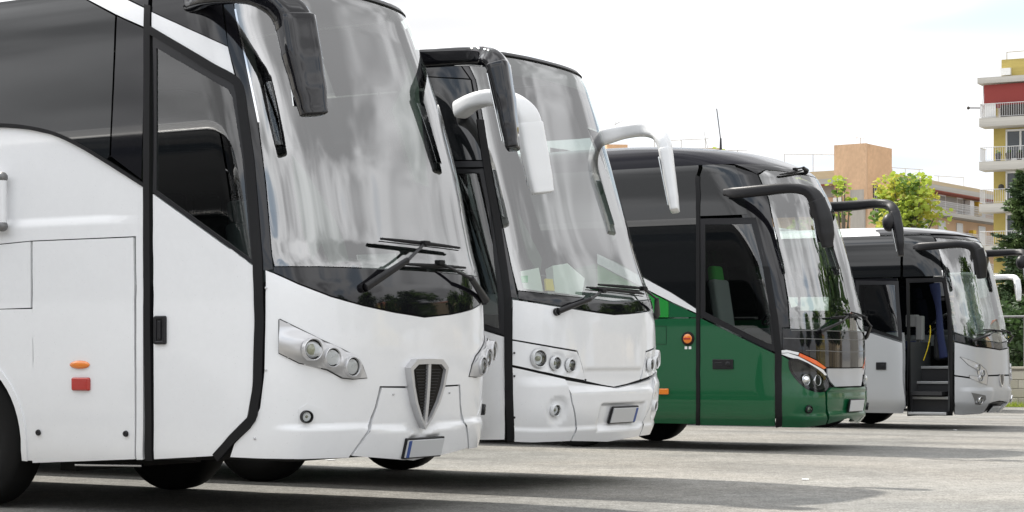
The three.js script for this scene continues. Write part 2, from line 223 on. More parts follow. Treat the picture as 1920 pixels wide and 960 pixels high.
const TRACE = {
 near: {
  belt_panel: [[2.279, 2.282], [2.433, 2.364], [2.602, 2.45], [2.85, 2.577], [3.114, 2.679], [3.397, 2.737], [3.694, 2.769], [5.932, 2.84], [12.532, 2.84], [12.532, 1.9], [5.932, 1.9], [3.754, 1.92], [3.587, 1.927], [3.422, 1.933], [3.164, 1.933], [2.912, 1.933], [2.665, 1.933], [2.423, 1.933], [2.403, 1.932], [2.452, 1.712], [2.481, 1.493], [2.485, 1.274], [2.487, 1.054], [2.484, 0.835], [2.476, 0.616], [2.472, 0.395], [2.413, 0.396], [2.416, 0.607], [2.423, 0.817], [2.427, 1.026], [2.424, 1.235], [2.421, 1.444], [2.399, 1.653], [2.353, 1.862], [2.313, 2.072]],
  locker_door: [[3.417, 1.926], [3.163, 1.926], [2.913, 1.926], [2.669, 1.925], [2.43, 1.925], [2.476, 1.707], [2.503, 1.489], [2.505, 1.271], [2.506, 1.053], [2.501, 0.836], [2.492, 0.618], [2.486, 0.398], [2.728, 0.385], [2.976, 0.371], [3.229, 0.358], [3.487, 0.344], [3.466, 0.572], [3.466, 0.798], [3.467, 1.023], [3.466, 1.249], [3.464, 1.474], [3.447, 1.7]],
  locker_upper: [[3.439, 1.926], [3.755, 1.913], [5.532, 1.9], [5.532, 1.48], [3.788, 1.45], [3.485, 1.454], [3.477, 1.611], [3.46, 1.769]],
  window_rear: [[2.264, 3.484], [2.33, 3.287], [2.4, 3.09], [2.461, 2.895], [2.516, 2.699], [2.565, 2.505], [2.597, 2.477], [2.845, 2.603], [3.111, 2.702], [3.395, 2.756], [3.692, 2.789], [5.932, 2.87], [6.532, 2.87], [6.532, 3.62], [4.876, 3.64], [2.765, 3.747], [2.514, 3.608]],
  pillar_panel: [[2.243, 3.479], [1.992, 3.365], [2.065, 3.154], [2.132, 2.945], [2.189, 2.737], [2.242, 2.53], [2.287, 2.323], [2.418, 2.41], [2.551, 2.497], [2.5, 2.692], [2.444, 2.887], [2.382, 3.084], [2.31, 3.281]],
  band_rear: [[2.8, 3.798], [2.672, 3.707], [2.526, 3.629], [2.25, 3.495], [1.988, 3.38], [1.935, 3.502], [2.13, 3.597], [2.339, 3.723], [2.561, 3.757]],
  band_door: [[1.927, 3.359], [1.763, 3.256], [1.608, 3.156], [1.465, 3.059], [1.337, 2.968], [1.339, 3.077], [1.337, 3.187], [1.498, 3.278], [1.685, 3.377], [1.894, 3.479]],
  upper_black: [[1.892, 3.486], [1.683, 3.384], [1.496, 3.285], [1.335, 3.195], [1.319, 3.368], [1.308, 3.49], [1.299, 3.614], [1.456, 3.629], [1.633, 3.655], [1.832, 3.685]],
  upper_black_rear: [[1.928, 3.509], [2.126, 3.609], [2.319, 3.725], [2.084, 3.707], [1.862, 3.689]],
  pillar: [[1.311, 3.338], [1.334, 3.187], [1.331, 3.072], [1.325, 2.957], [1.315, 2.902], [1.324, 2.737], [1.329, 2.573], [1.332, 2.411], [1.342, 2.25], [1.352, 2.089], [1.363, 1.929], [1.383, 1.769], [1.39, 1.67], [1.307, 1.68], [1.302, 1.768], [1.283, 1.922], [1.273, 2.077], [1.264, 2.231], [1.261, 2.375], [1.256, 2.519], [1.248, 2.664], [1.25, 2.865], [1.248, 3.068], [1.24, 3.255], [1.233, 3.443], [1.227, 3.614], [1.285, 3.614], [1.296, 3.475]],
  door_outer: [[1.922, 3.339], [1.764, 3.235], [1.612, 3.132], [1.473, 3.032], [1.347, 2.939], [1.331, 2.876], [1.34, 2.72], [1.346, 2.565], [1.35, 2.411], [1.361, 2.25], [1.371, 2.089], [1.384, 1.929], [1.404, 1.769], [1.421, 1.705], [1.588, 1.831], [1.778, 1.961], [1.981, 2.092], [2.193, 2.227], [2.161, 2.411], [2.124, 2.595], [2.082, 2.78], [2.035, 2.965], [1.981, 3.152]],
  door_inner: [[1.923, 3.224], [1.737, 3.11], [1.56, 2.999], [1.401, 2.893], [1.382, 2.841], [1.388, 2.625], [1.39, 2.412], [1.4, 2.227], [1.41, 2.042], [1.425, 1.858], [1.439, 1.748], [1.594, 1.867], [1.773, 1.989], [1.961, 2.114], [2.156, 2.24], [2.121, 2.435], [2.08, 2.631], [2.034, 2.828], [1.983, 3.026]],
  door_panel: [[2.195, 2.216], [1.984, 2.082], [1.783, 1.95], [1.594, 1.821], [1.426, 1.695], [1.451, 1.52], [1.457, 1.346], [1.463, 1.2], [1.469, 1.053], [1.472, 0.906], [1.509, 0.702], [1.658, 0.575], [1.789, 0.439], [2.045, 0.421], [2.309, 0.403], [2.315, 0.605], [2.324, 0.807], [2.329, 1.008], [2.327, 1.209], [2.326, 1.41], [2.311, 1.611], [2.27, 1.812], [2.228, 2.014]],
  windshield: [[0, 3.69], [1.1, 3.69], [1.218, 3.622], [1.226, 3.444], [1.233, 3.255], [1.241, 3.068], [1.243, 2.865], [1.241, 2.664], [1.249, 2.519], [1.254, 2.375], [1.257, 2.231], [1.266, 2.077], [1.277, 1.922], [1.295, 1.768], [1.293, 1.701], [1.146, 1.702], [0.988, 1.705], [0.798, 1.705], [0.579, 1.707], [0, 1.71]],
  cowl: [[0, 1.703], [0.581, 1.7], [0.8, 1.698], [0.989, 1.698], [1.151, 1.695], [1.301, 1.694], [1.303, 1.662], [1.155, 1.589], [1.051, 1.55], [0.938, 1.511], [0.811, 1.483], [0.671, 1.455], [0.518, 1.435], [0.349, 1.415], [0, 1.388]],
  front_panel: [[0, 1.377], [0.35, 1.404], [0.518, 1.424], [0.672, 1.445], [0.811, 1.472], [0.938, 1.5], [1.052, 1.539], [1.156, 1.578], [1.304, 1.651], [1.357, 1.673], [1.377, 1.509], [1.382, 1.346], [1.387, 1.17], [1.39, 0.995], [1.402, 0.88], [1.412, 0.766], [1.476, 0.631], [1.6, 0.526], [1.632, 0.436], [1.478, 0.434], [1.343, 0.431], [1.164, 0.436], [0.974, 0.437], [0.754, 0.436], [0.68, 0.533], [0.6, 0.631], [0.537, 0.756], [0.498, 0.904], [0, 0.898]],
  bumper_middle: [[0, 0.883], [0.475, 0.893], [0.515, 0.748], [0.577, 0.619], [0.652, 0.532], [0.722, 0.446], [0.493, 0.426], [0.229, 0.404], [0, 0.379]],
  ridge: [[1.22, 0.654], [1.037, 0.651], [0.829, 0.647], [0.586, 0.641], [0.404, 0.631], [0.205, 0.619], [0, 0.564]],
  headlight: [[1.291, 1.349], [1.161, 1.283], [1.023, 1.216], [0.86, 1.153], [0.746, 1.107], [0.682, 1.046], [0.633, 0.963], [0.764, 0.957], [0.854, 0.965], [0.969, 1.019], [1.167, 1.065], [1.292, 1.128], [1.292, 1.239]],
  lamps: [[1.097, 1.153], [0.955, 1.1], [0.799, 1.039]],
  screws: [[0.72, 1.021], [1.37, 1.557], [1.379, 1.016], [1.438, 0.565], [0.35, 0.847], [-0.344, 0.848]],
  fog: [[1.102, 0.709], [0.917, 0.656]],
  emblem_outer: [[0.238, 1.037], [0.133, 1.089], [0, 1.085], [0, 0.625], [-0.018, 0.643], [0.081, 0.746], [0.167, 0.859]],
  plate: [[0.201, 0.538], [-0.266, 0.548], [-0.319, 0.427], [0.151, 0.405]],
  marks: [[3.01, 1.048], [2.994, 0.913], [3.402, 0.565], [2.566, 0.574], [2.261, 1.285]],
  seal_rear_door: [[1.917, 3.531], [1.964, 3.374], [2.033, 3.154], [2.096, 2.936], [2.15, 2.719], [2.197, 2.503], [2.238, 2.288], [2.268, 2.101], [2.301, 1.914], [2.344, 1.728], [2.373, 1.541], [2.38, 1.355], [2.378, 1.163], [2.376, 0.972], [2.367, 0.78], [2.356, 0.588], [2.349, 0.394]],
  seal_door: [[1.979, 3.375], [1.796, 3.261], [1.623, 3.15], [1.471, 3.044], [1.335, 2.946], [1.322, 2.883], [1.332, 2.725], [1.339, 2.567], [1.343, 2.411], [1.353, 2.25], [1.362, 2.089], [1.374, 1.929], [1.393, 1.769], [1.414, 1.628], [1.424, 1.487], [1.423, 1.346], [1.429, 1.2], [1.434, 1.053], [1.437, 0.907], [1.452, 0.801], [1.468, 0.695], [1.616, 0.558], [1.756, 0.429]],
  seal_belt: [[2.264, 2.278], [2.432, 2.371], [2.6, 2.462], [2.848, 2.588], [3.113, 2.69], [3.396, 2.749], [3.693, 2.781], [5.932, 2.855], [12.532, 2.855]],
  chrome: [[1.225, 3.451], [1.231, 3.253], [1.24, 3.057], [1.242, 2.859], [1.241, 2.664]],
  rail: [[3.721, 2.407], [3.641, 2.392], [3.666, 2.041], [3.746, 2.024]],
  visor: [[-1, 3.401], [-0.695, 3.238], [-0.451, 3.087], [-0.217, 2.902], [-0.262, 2.77], [-0.281, 2.577], [-0.312, 2.386], [-0.516, 2.363], [-0.567, 2.583], [-0.61, 2.706], [-0.662, 2.832], [-0.728, 2.959], [-0.817, 3.092], [-1.05, 3.267]],
  leaf: [[0.914, 2.54], [0.801, 2.413], [0.738, 2.326], [0.671, 2.239], [0.567, 2.081], [0.507, 1.937], [0.497, 1.827], [0.705, 1.79], [0.762, 1.925], [0.889, 1.812], [0.924, 1.99], [0.935, 2.134], [0.948, 2.277], [0.933, 2.408]],
  wipers: [[0.661, 1.567], [-0.013, 1.877], [0.464, 1.891], [-0.495, 1.873], [-0.19, 1.756], [0.258, 1.734], [-0.568, 1.74]],
 },
 second: {
  hood: [[0, 1.46], [0.281, 1.473], [0.523, 1.489], [0.734, 1.505], [0.915, 1.523], [1.071, 1.543], [1.247, 1.567], [1.263, 1.407], [1.27, 1.247], [1.086, 1.217], [0.869, 1.187], [0.603, 1.157], [0.481, 0.904], [0.218, 0.87], [0, 0.849]],
  lamp_panel: [[1.27, 1.234], [1.09, 1.204], [0.877, 1.174], [0.617, 1.144], [0.582, 1.1], [0.497, 0.909], [0.761, 0.942], [1.045, 0.991], [1.273, 1.039]],
  bumper_corner: [[1.273, 1.018], [1.052, 0.97], [0.779, 0.92], [0.713, 0.735], [0.603, 0.546], [0.625, 0.43], [0.944, 0.43], [1.196, 0.426], [1.244, 0.625], [1.264, 0.822]],
  bumper_middle: [[0, 0.836], [0.471, 0.877], [0.76, 0.911], [0.692, 0.73], [0.58, 0.545], [0.602, 0.429], [0, 0.405]],
  windshield: [[0, 3.65], [1, 3.65], [1.14, 3.63], [1.08, 3.41], [1.091, 3.261], [1.098, 3.113], [1.115, 2.852], [1.13, 2.593], [1.139, 2.37], [1.147, 2.148], [1.156, 1.971], [1.174, 1.795], [1.181, 1.646], [0.968, 1.628], [0.705, 1.611], [0, 1.584]],
  cowl: [[0, 1.574], [0.709, 1.602], [0.969, 1.619], [1.18, 1.638], [1.197, 1.576], [0.989, 1.546], [0.732, 1.518], [0, 1.469]],
  pillar: [[1.24, 3.65], [1.15, 3.63], [1.09, 3.41], [1.101, 3.26], [1.108, 3.112], [1.124, 2.851], [1.14, 2.593], [1.148, 2.37], [1.157, 2.148], [1.165, 1.971], [1.183, 1.795], [1.205, 1.581], [1.289, 1.594], [1.251, 1.751], [1.228, 1.948], [1.216, 2.147], [1.203, 2.368], [1.19, 2.591], [1.164, 2.85], [1.136, 3.111], [1.129, 3.259], [1.119, 3.408]],
  door_panel: [[1.334, 1.264], [1.338, 1.057], [1.334, 0.849], [1.317, 0.641], [1.277, 0.431], [1.515, 0.426], [1.774, 0.418], [2.032, 0.409], [2.059, 0.674], [2.076, 0.937], [2.075, 1.199], [2.062, 1.462], [1.81, 1.395], [1.561, 1.329]],
  door_outer: [[1.698, 2.669], [1.431, 2.656], [1.198, 2.654], [1.197, 2.466], [1.197, 2.28], [1.22, 2.059], [1.254, 1.838], [1.303, 1.65], [1.328, 1.463], [1.33, 1.277], [1.557, 1.343], [1.807, 1.411], [2.06, 1.48], [2.001, 1.717], [1.916, 1.954], [1.842, 2.192], [1.769, 2.43]],
  door_inner: [[1.667, 2.627], [1.441, 2.616], [1.242, 2.613], [1.244, 2.446], [1.246, 2.279], [1.269, 2.058], [1.302, 1.838], [1.365, 1.585], [1.376, 1.334], [1.578, 1.396], [1.794, 1.459], [2.012, 1.524], [1.949, 1.744], [1.869, 1.964], [1.801, 2.184], [1.733, 2.405]],
  upper_window: [[1.493, 3.437], [1.314, 3.417], [1.133, 3.408], [1.146, 3.258], [1.155, 3.11], [1.166, 2.918], [1.177, 2.726], [1.416, 2.727], [1.688, 2.741], [1.621, 2.972], [1.557, 3.204]],
  seal_door: [[1.133, 3.066], [1.151, 2.873], [1.169, 2.681], [1.182, 2.458], [1.194, 2.236], [1.213, 2.037], [1.241, 1.839], [1.264, 1.707], [1.285, 1.576], [1.303, 1.374], [1.307, 1.172], [1.307, 0.97], [1.292, 0.789], [1.267, 0.606], [1.219, 0.422]],
  lamps: [[1.047, 1.091], [0.879, 1.052], [0.703, 1.034]],
  fog: [[0.872, 0.671]],
  plate: [[0.095, 0.682], [-0.372, 0.673], [-0.455, 0.549], [0.034, 0.562]],
  recess: [[0.281, 0.704], [-0.554, 0.687]],
  crease: [[0.508, 1.011], [0.042, 0.991]],
  screws: [[1.259, 1.135], [1.259, 0.949], [1.235, 0.615], [0.512, 0.913]],
  visor: [[-1, 3.026], [-0.512, 2.708], [-0.551, 2.567], [-0.593, 2.427], [-0.584, 2.159], [-0.689, 2.184], [-0.755, 2.438], [-0.739, 2.582], [-0.725, 2.726]],
  leaf: [[0.776, 2.377], [0.7, 2.233], [0.642, 2.112], [0.585, 1.991], [0.696, 1.852], [0.768, 1.983], [0.789, 2.206]],
  sheets: [[1.051, 1.833], [0.83, 1.87], [0.868, 1.669], [1.101, 1.691]],
  tag: [[1.118, 1.77], [1.037, 1.776], [1.057, 1.718], [1.137, 1.713]],
  vest: [[0.827, 1.768], [0.738, 1.766], [0.757, 1.668], [0.856, 1.67]],
  towel: [[0.581, 1.91], [0.335, 1.938], [0.118, 1.818], [0.272, 1.663], [0.669, 1.683]],
  wipers: [[0.852, 1.472], [0.267, 1.631], [0.457, 1.662], [-0.533, 1.635], [-1, 1.436], [-0.585, 1.688], [0.222, 1.701], [-0.737, 1.693]],
 },
 green: {
  win_rear: [[1.545, 3.558], [1.767, 3.364], [1.907, 3.18], [2.036, 2.996], [2.111, 2.812], [2.172, 2.629], [2.228, 2.446], [2.282, 2.263], [2.33, 2.081], [2.371, 1.898], [2.41, 1.716], [2.566, 1.811], [2.723, 1.907], [2.885, 2.004], [3.051, 2.102], [3.203, 2.182], [3.359, 2.262], [3.518, 2.344], [5.972, 1.95], [11.972, 1.95], [11.972, 3.46], [5.972, 3.47], [2.684, 3.645], [2.439, 3.63], [2.22, 3.616], [2.022, 3.601], [1.841, 3.586], [1.674, 3.572]],
  win_front: [[1.518, 3.548], [1.438, 3.521], [1.35, 3.496], [1.251, 3.474], [1.279, 3.371], [1.29, 3.273], [1.342, 3.132], [1.382, 2.993], [1.404, 2.855], [1.598, 2.854], [1.81, 2.855], [2.032, 2.857], [1.958, 3.027], [1.83, 3.197], [1.704, 3.368]],
  swoosh: [[2.406, 1.696], [2.559, 1.798], [2.713, 1.901], [2.882, 1.991], [3.055, 2.082], [3.207, 2.162], [3.362, 2.242], [3.521, 2.323], [3.64, 2.374], [3.762, 2.425], [3.779, 2.302], [3.66, 2.244], [3.543, 2.187], [3.379, 2.109], [3.219, 2.031], [3.062, 1.954], [2.896, 1.873], [2.735, 1.794], [2.574, 1.721], [2.413, 1.65]],
  dark_strip: [[2.781, 1.794], [2.598, 1.712], [2.416, 1.63], [2.419, 1.597], [2.613, 1.599], [2.809, 1.601]],
  light_strip: [[2.788, 1.795], [2.925, 1.864], [3.065, 1.933], [3.222, 2.013], [3.382, 2.093], [3.545, 2.173], [3.662, 2.231], [3.78, 2.288], [3.801, 2.12], [3.818, 1.953], [3.835, 1.786], [3.847, 1.618], [3.637, 1.615], [3.429, 1.611], [3.223, 1.608], [3.019, 1.604], [2.816, 1.601]],
  rear_top: [[3.796, 2.302], [5.972, 1.93], [12.472, 1.93], [12.472, 1.6], [3.863, 1.612], [3.851, 1.784], [3.834, 1.957], [3.816, 2.129]],
  lower_top: [[2.421, 1.577], [2.619, 1.58], [2.819, 1.583], [3.021, 1.586], [3.225, 1.589], [3.431, 1.592], [3.638, 1.595], [3.848, 1.598]],
  door_outer: [[2.045, 2.823], [1.848, 2.82], [1.658, 2.816], [1.482, 2.813], [1.314, 2.814], [1.317, 2.661], [1.318, 2.509], [1.318, 2.358], [1.317, 2.206], [1.334, 2.043], [1.349, 1.879], [1.363, 1.716], [1.363, 1.554], [1.375, 1.424], [1.383, 1.294], [1.384, 1.165], [1.498, 1.21], [1.673, 1.289], [1.845, 1.368], [2.018, 1.448], [2.191, 1.528], [2.366, 1.609], [2.337, 1.782], [2.297, 1.955], [2.257, 2.129], [2.21, 2.302], [2.158, 2.476], [2.104, 2.649]],
  door_inner: [[2.002, 2.748], [1.786, 2.742], [1.579, 2.737], [1.388, 2.735], [1.39, 2.558], [1.39, 2.382], [1.389, 2.207], [1.401, 2.043], [1.412, 1.88], [1.421, 1.717], [1.416, 1.554], [1.426, 1.408], [1.43, 1.262], [1.504, 1.282], [1.662, 1.356], [1.819, 1.432], [1.976, 1.508], [2.135, 1.584], [2.293, 1.661], [2.257, 1.842], [2.215, 2.023], [2.169, 2.204], [2.116, 2.385], [2.061, 2.566]],
  door_panel: [[2.369, 1.583], [2.192, 1.502], [2.017, 1.422], [1.843, 1.342], [1.668, 1.263], [1.491, 1.184], [1.39, 1.139], [1.381, 0.964], [1.389, 0.789], [1.409, 0.614], [1.404, 0.439], [1.377, 0.26], [1.596, 0.261], [1.806, 0.26], [2.009, 0.259], [2.213, 0.258], [2.42, 0.257], [2.404, 0.449], [2.402, 0.638], [2.378, 0.827], [2.38, 1.016], [2.392, 1.205], [2.385, 1.394]],
  pillar: [[1.303, 3.49], [1.356, 3.379], [1.382, 3.274], [1.431, 3.12], [1.463, 2.968], [1.474, 2.816], [1.346, 2.814], [1.35, 2.661], [1.35, 2.509], [1.351, 2.358], [1.35, 2.207], [1.365, 2.043], [1.379, 1.879], [1.391, 1.716], [1.39, 1.554], [1.398, 1.376], [1.398, 1.197], [1.306, 1.204], [1.302, 1.333], [1.293, 1.463], [1.197, 1.47], [1.193, 1.642], [1.172, 1.815], [1.159, 1.978], [1.148, 2.142], [1.142, 2.273], [1.135, 2.405], [1.127, 2.537], [1.118, 2.714], [1.104, 2.891], [1.075, 3.071], [1.063, 3.22], [1.05, 3.371], [1.196, 3.426]],
  windshield: [[0, 3.42], [0.9, 3.42], [1.035, 3.357], [1.049, 3.214], [1.06, 3.071], [1.089, 2.892], [1.103, 2.714], [1.112, 2.537], [1.12, 2.405], [1.128, 2.273], [1.133, 2.142], [1.145, 1.978], [1.157, 1.815], [1.18, 1.632], [1.185, 1.45], [0.964, 1.442], [0.685, 1.434], [0, 1.435]],
  cowl: [[0, 1.422], [0.687, 1.421], [0.926, 1.428], [1.12, 1.435], [1.288, 1.444], [1.296, 1.324], [1.299, 1.204], [1.187, 1.184], [1.067, 1.165], [0.944, 1.12], [0.806, 1.074], [0.612, 0.982], [0.393, 0.974], [0, 0.973]],
  trim1: [[1.282, 1.333], [1.118, 1.329], [0.929, 1.326], [0.698, 1.323], [0, 1.321]],
  trim2: [[0.987, 1.185], [0.807, 1.182], [0.59, 1.179], [0, 1.167]],
  brow: [[1.339, 1.184], [1.246, 1.191], [1.082, 1.158], [1.096, 1.126], [1.225, 1.158], [1.338, 1.152]],
  brow_orange: [[1.074, 1.152], [0.948, 1.107], [0.806, 1.061], [0.6, 0.969], [0.658, 0.956], [0.881, 1.035], [1.081, 1.113]],
  brow_lower: [[1.331, 1.145], [1.225, 1.152], [1.096, 1.113], [0.88, 1.022], [0.657, 0.943], [0.588, 0.883], [0.636, 0.877], [0.804, 0.963], [0.933, 1.012], [1.049, 1.061], [1.21, 1.1]],
  chin: [[0.576, 0.962], [0.245, 0.96], [0, 0.959], [0, 0.738], [0.427, 0.737], [0.516, 0.797], [0.577, 0.876]],
  headlight: [[1.208, 1.055], [1.139, 1.074], [1.025, 1.042], [0.804, 0.95], [0.648, 0.864], [0.584, 0.771], [0.684, 0.694], [0.957, 0.716], [1.09, 0.814], [1.191, 0.957]],
  lamps: [[0.971, 0.827], [0.772, 0.819]],
  bumper_side: [[1.324, 1.132], [1.215, 1.068], [1.198, 0.951], [1.099, 0.801], [0.96, 0.697], [0.828, 0.686], [0.676, 0.674], [0.668, 0.533], [0.618, 0.39], [0.54, 0.295], [0.789, 0.277], [0.998, 0.258], [1.142, 0.253], [1.275, 0.247], [1.322, 0.427], [1.333, 0.604], [1.318, 0.78], [1.313, 0.956]],
  bumper_middle: [[0.631, 0.674], [0.535, 0.725], [0.289, 0.715], [0, 0.718], [0, 0.356], [0.509, 0.301], [0.581, 0.39], [0.628, 0.532]],
  lip: [[1.079, 0.411], [0.875, 0.402], [0.618, 0.39], [0, 0.43]],
  plate: [[0.133, 0.567], [-0.308, 0.572], [-0.394, 0.414], [0.071, 0.411]],
  fog: [[0.967, 0.469]],
  seal_door: [[1.35, 2.207], [1.36, 2.043], [1.369, 1.879], [1.376, 1.716], [1.37, 1.554], [1.368, 1.424], [1.363, 1.294], [1.351, 1.165], [1.342, 0.983], [1.346, 0.802], [1.366, 0.621], [1.359, 0.439], [1.322, 0.254]],
  seal_rear_door: [[1.74, 3.36], [1.871, 3.185], [1.997, 3.011], [2.07, 2.838], [2.133, 2.655], [2.189, 2.473], [2.244, 2.29], [2.292, 2.108], [2.334, 1.927], [2.375, 1.745], [2.4, 1.563], [2.415, 1.377], [2.422, 1.191], [2.409, 1.005], [2.409, 0.818], [2.432, 0.632], [2.434, 0.445], [2.45, 0.256]],
  marks: [[2.559, 1.332], [2.904, 0.672], [2.065, 1.015], [2.562, 1.219]],
  flap: [[3.03, 1.489], [2.856, 1.487], [2.863, 1.377], [2.867, 1.267], [3.041, 1.268], [3.037, 1.378]],
  wipers: [[0.742, 1.414], [0.087, 1.622], [-0.276, 1.615], [0.541, 1.587], [-0.754, 1.582], [-0.85, 1.38]],
  paper_small: [[1.136, 1.841], [0.989, 1.843], [1.027, 1.731], [1.124, 1.711]],
  papers: [[0.955, 1.843], [0.358, 1.856], [0.438, 1.682], [1, 1.673]],
  top_wiper: [[0.701, 3.353], [-0.048, 3.484]],
 },
 silver: {
  win_rear: [[1.595, 3.088], [1.785, 2.855], [1.881, 2.627], [1.943, 2.4], [5.974, 2.4], [11.974, 2.4], [11.974, 3.04], [5.974, 3.04]],
  win_front: [[1.558, 3.087], [1.36, 3.076], [1.139, 3.071], [1.182, 2.94], [1.185, 2.813], [1.227, 2.609], [1.249, 2.406], [1.459, 2.402], [1.673, 2.4], [1.897, 2.399], [1.836, 2.626], [1.74, 2.854]],
  door_outer: [[1.848, 2.372], [1.626, 2.37], [1.415, 2.37], [1.202, 2.372], [1.213, 2.119], [1.228, 1.867], [1.255, 1.696], [1.272, 1.525], [1.284, 1.355], [1.3, 1.119], [1.307, 0.882], [1.317, 0.646], [1.321, 0.41], [1.237, 0.169], [1.55, 0.168], [1.829, 0.165], [2.077, 0.161], [2.069, 0.409], [2.047, 0.655], [2.04, 0.9], [2.037, 1.145], [2.021, 1.39], [1.989, 1.635], [1.94, 1.88], [1.892, 2.126]],
  door_inner: [[1.816, 2.302], [1.625, 2.304], [1.441, 2.307], [1.26, 2.312], [1.263, 2.089], [1.272, 1.867], [1.298, 1.696], [1.315, 1.525], [1.326, 1.355], [1.342, 1.125], [1.349, 0.896], [1.358, 0.667], [1.365, 0.437], [1.307, 0.204], [1.576, 0.203], [1.818, 0.199], [2.04, 0.196], [2.028, 0.433], [2.009, 0.666], [2.001, 0.9], [1.998, 1.133], [1.983, 1.367], [1.953, 1.6], [1.908, 1.834], [1.859, 2.068]],
  pillar: [[1.121, 3.071], [1.159, 2.94], [1.158, 2.814], [1.205, 2.609], [1.231, 2.406], [1.186, 2.364], [1.196, 2.115], [1.21, 1.867], [1.238, 1.693], [1.256, 1.52], [1.268, 1.347], [1.25, 1.347], [1.258, 1.483], [1.255, 1.667], [1.241, 1.852], [1.225, 2.038], [1.221, 2.209], [1.216, 2.381], [1.203, 2.553], [1.205, 2.717], [1.191, 2.883], [1.102, 3.071]],
  windshield: [[0, 3.02], [1, 3.02], [1.121, 3.033], [1.173, 2.883], [1.186, 2.718], [1.185, 2.553], [1.198, 2.381], [1.203, 2.209], [1.207, 2.038], [1.221, 1.861], [1.234, 1.684], [1.237, 1.508], [1.053, 1.449], [0.826, 1.391], [0, 1.344]],
  cowl: [[0, 1.327], [0.83, 1.374], [1.052, 1.424], [1.233, 1.474], [1.248, 1.364], [1.066, 1.326], [0.843, 1.288], [0, 1.231]],
  hood: [[1.251, 1.338], [1.069, 1.3], [0.847, 1.262], [0, 1.213], [0, 0.821], [0.549, 0.816], [0.802, 0.801], [1.002, 0.785], [1.276, 0.82], [1.27, 0.992], [1.264, 1.165]],
  bumper: [[1.277, 0.794], [1.003, 0.759], [0.804, 0.775], [0.551, 0.791], [0, 0.795], [0, 0.394], [0.503, 0.368], [0.367, 0.207], [0.86, 0.199], [1.199, 0.186], [1.285, 0.391], [1.284, 0.593]],
  intake: [[0.289, 0.206], [0.44, 0.341], [0.308, 0.364], [0, 0.367], [0, 0.279]],
  badge: [[0.065, 0.822], [0, 0.821], [0, 0.647], [-0.025, 0.655]],
  headlight: [[1.178, 1.109], [1.032, 1.066], [0.758, 0.98], [0.61, 0.903], [0.55, 0.799], [0.596, 0.654], [0.776, 0.69], [1.013, 0.768], [1.022, 0.81], [0.823, 0.792], [0.842, 0.895], [1.035, 0.981]],
  lamps: [[0.827, 0.938], [0.708, 0.843], [0.771, 0.766]],
  fogslot: [[1.008, 0.538], [0.664, 0.491], [0.63, 0.431], [0.744, 0.355], [0.894, 0.365]],
  plate: [[0.112, 0.343], [-0.232, 0.336], [-0.8, 0.203], [-0.266, 0.22]],
  wipers: [[0.954, 1.356], [0.32, 1.515], [0.679, 1.537], [-0.151, 1.52], [-0.587, 1.437]],
  marks: [[1.098, 1.568]],
 },
};
// ---------- pieces every coach has
const HEADING = 31.7 * Math.PI / 180;
const tyreGeo = lathe([[0.28, -0.14], [0.40, -0.15], [0.475, -0.135], [0.505, -0.1], [0.51, 0], [0.505, 0.1], [0.475, 0.135], [0.40, 0.15], [0.28, 0.14], [0.27, 0], [0.28, -0.14]], 48).rotateX(Math.PI / 2);
const rimGeo = lathe([[0.0, 0.02], [0.1, 0.03], [0.12, 0.1], [0.16, 0.1], [0.17, -0.02], [0.26, -0.04], [0.275, 0.13], [0.29, 0.135]], 32).rotateX(Math.PI / 2);
function wheel(g, x, z) { const w = new THREE.Group(); w.name = 'wheel'; w.position.set(x, 0.51 - g.position.y / g.scale.y, z); if (z < 0) w.rotation.y = Math.PI; g.add(w); part(w, 'tyre', tyreGeo, M.tyre); part(w, 'rim', rimGeo, M.rim); }
const cushionGeo = new RoundedBoxGeometry(0.46, 0.16, 0.44, 3, 0.06), backGeo = new RoundedBoxGeometry(0.13, 0.74, 0.44, 3, 0.05), headGeo = new RoundedBoxGeometry(0.12, 0.24, 0.3, 3, 0.05);
function seat(g, name, x, y, z, mat, headMat) { const q = new THREE.Group(); q.name = name; q.position.set(x, y, z); g.add(q); part(q, 'cushion', cushionGeo.clone().translate(0, 0.42, 0), mat); part(q, 'backrest', backGeo.clone().rotateZ(0.16).translate(-0.26, 0.84, 0), mat); part(q, 'headrest', headGeo.clone().rotateZ(0.16).translate(-0.35, 1.27, 0), headMat || mat); part(q, 'pedestal', box(0.3, 0.36, 0.3, -0.02, 0.18, 0, 0.03), M.cabin); }
function skirt(S, x0, x1, yb, yt, wheels, r = 0.6) { // lower side wall with wheel openings, as an outline on the surface
  const P = [[x0, yt], [x0, yb]], lst = wheels.filter((w) => w < x0 && w > x1).sort((a, b) => b - a);
  for (const w of lst) { const a0 = Math.asin((yb - 0.51) / r); for (let k = 0; k <= 16; k++) { const a = a0 + (Math.PI - 2 * a0) * k / 16; P.push([w + r * Math.cos(a), 0.51 + r * Math.sin(a)]); } }
  P.push([x1, yb], [x1, yt]); return P.map(([x, y]) => [S.sx(x, y), y]);
}
function archLip(S, w, yb, r = 0.615) { const a0 = Math.asin((yb - 0.51) / r), L = []; for (let k = 0; k <= 14; k++) { const a = a0 + (Math.PI - 2 * a0) * k / 14; L.push([S.sx(w + r * Math.cos(a), 0.51 + r * Math.sin(a)), 0.51 + r * Math.sin(a)]); } return ribbon(S, L, 0.05, { off: 0.012, thick: 0.03, k: 2 }); }
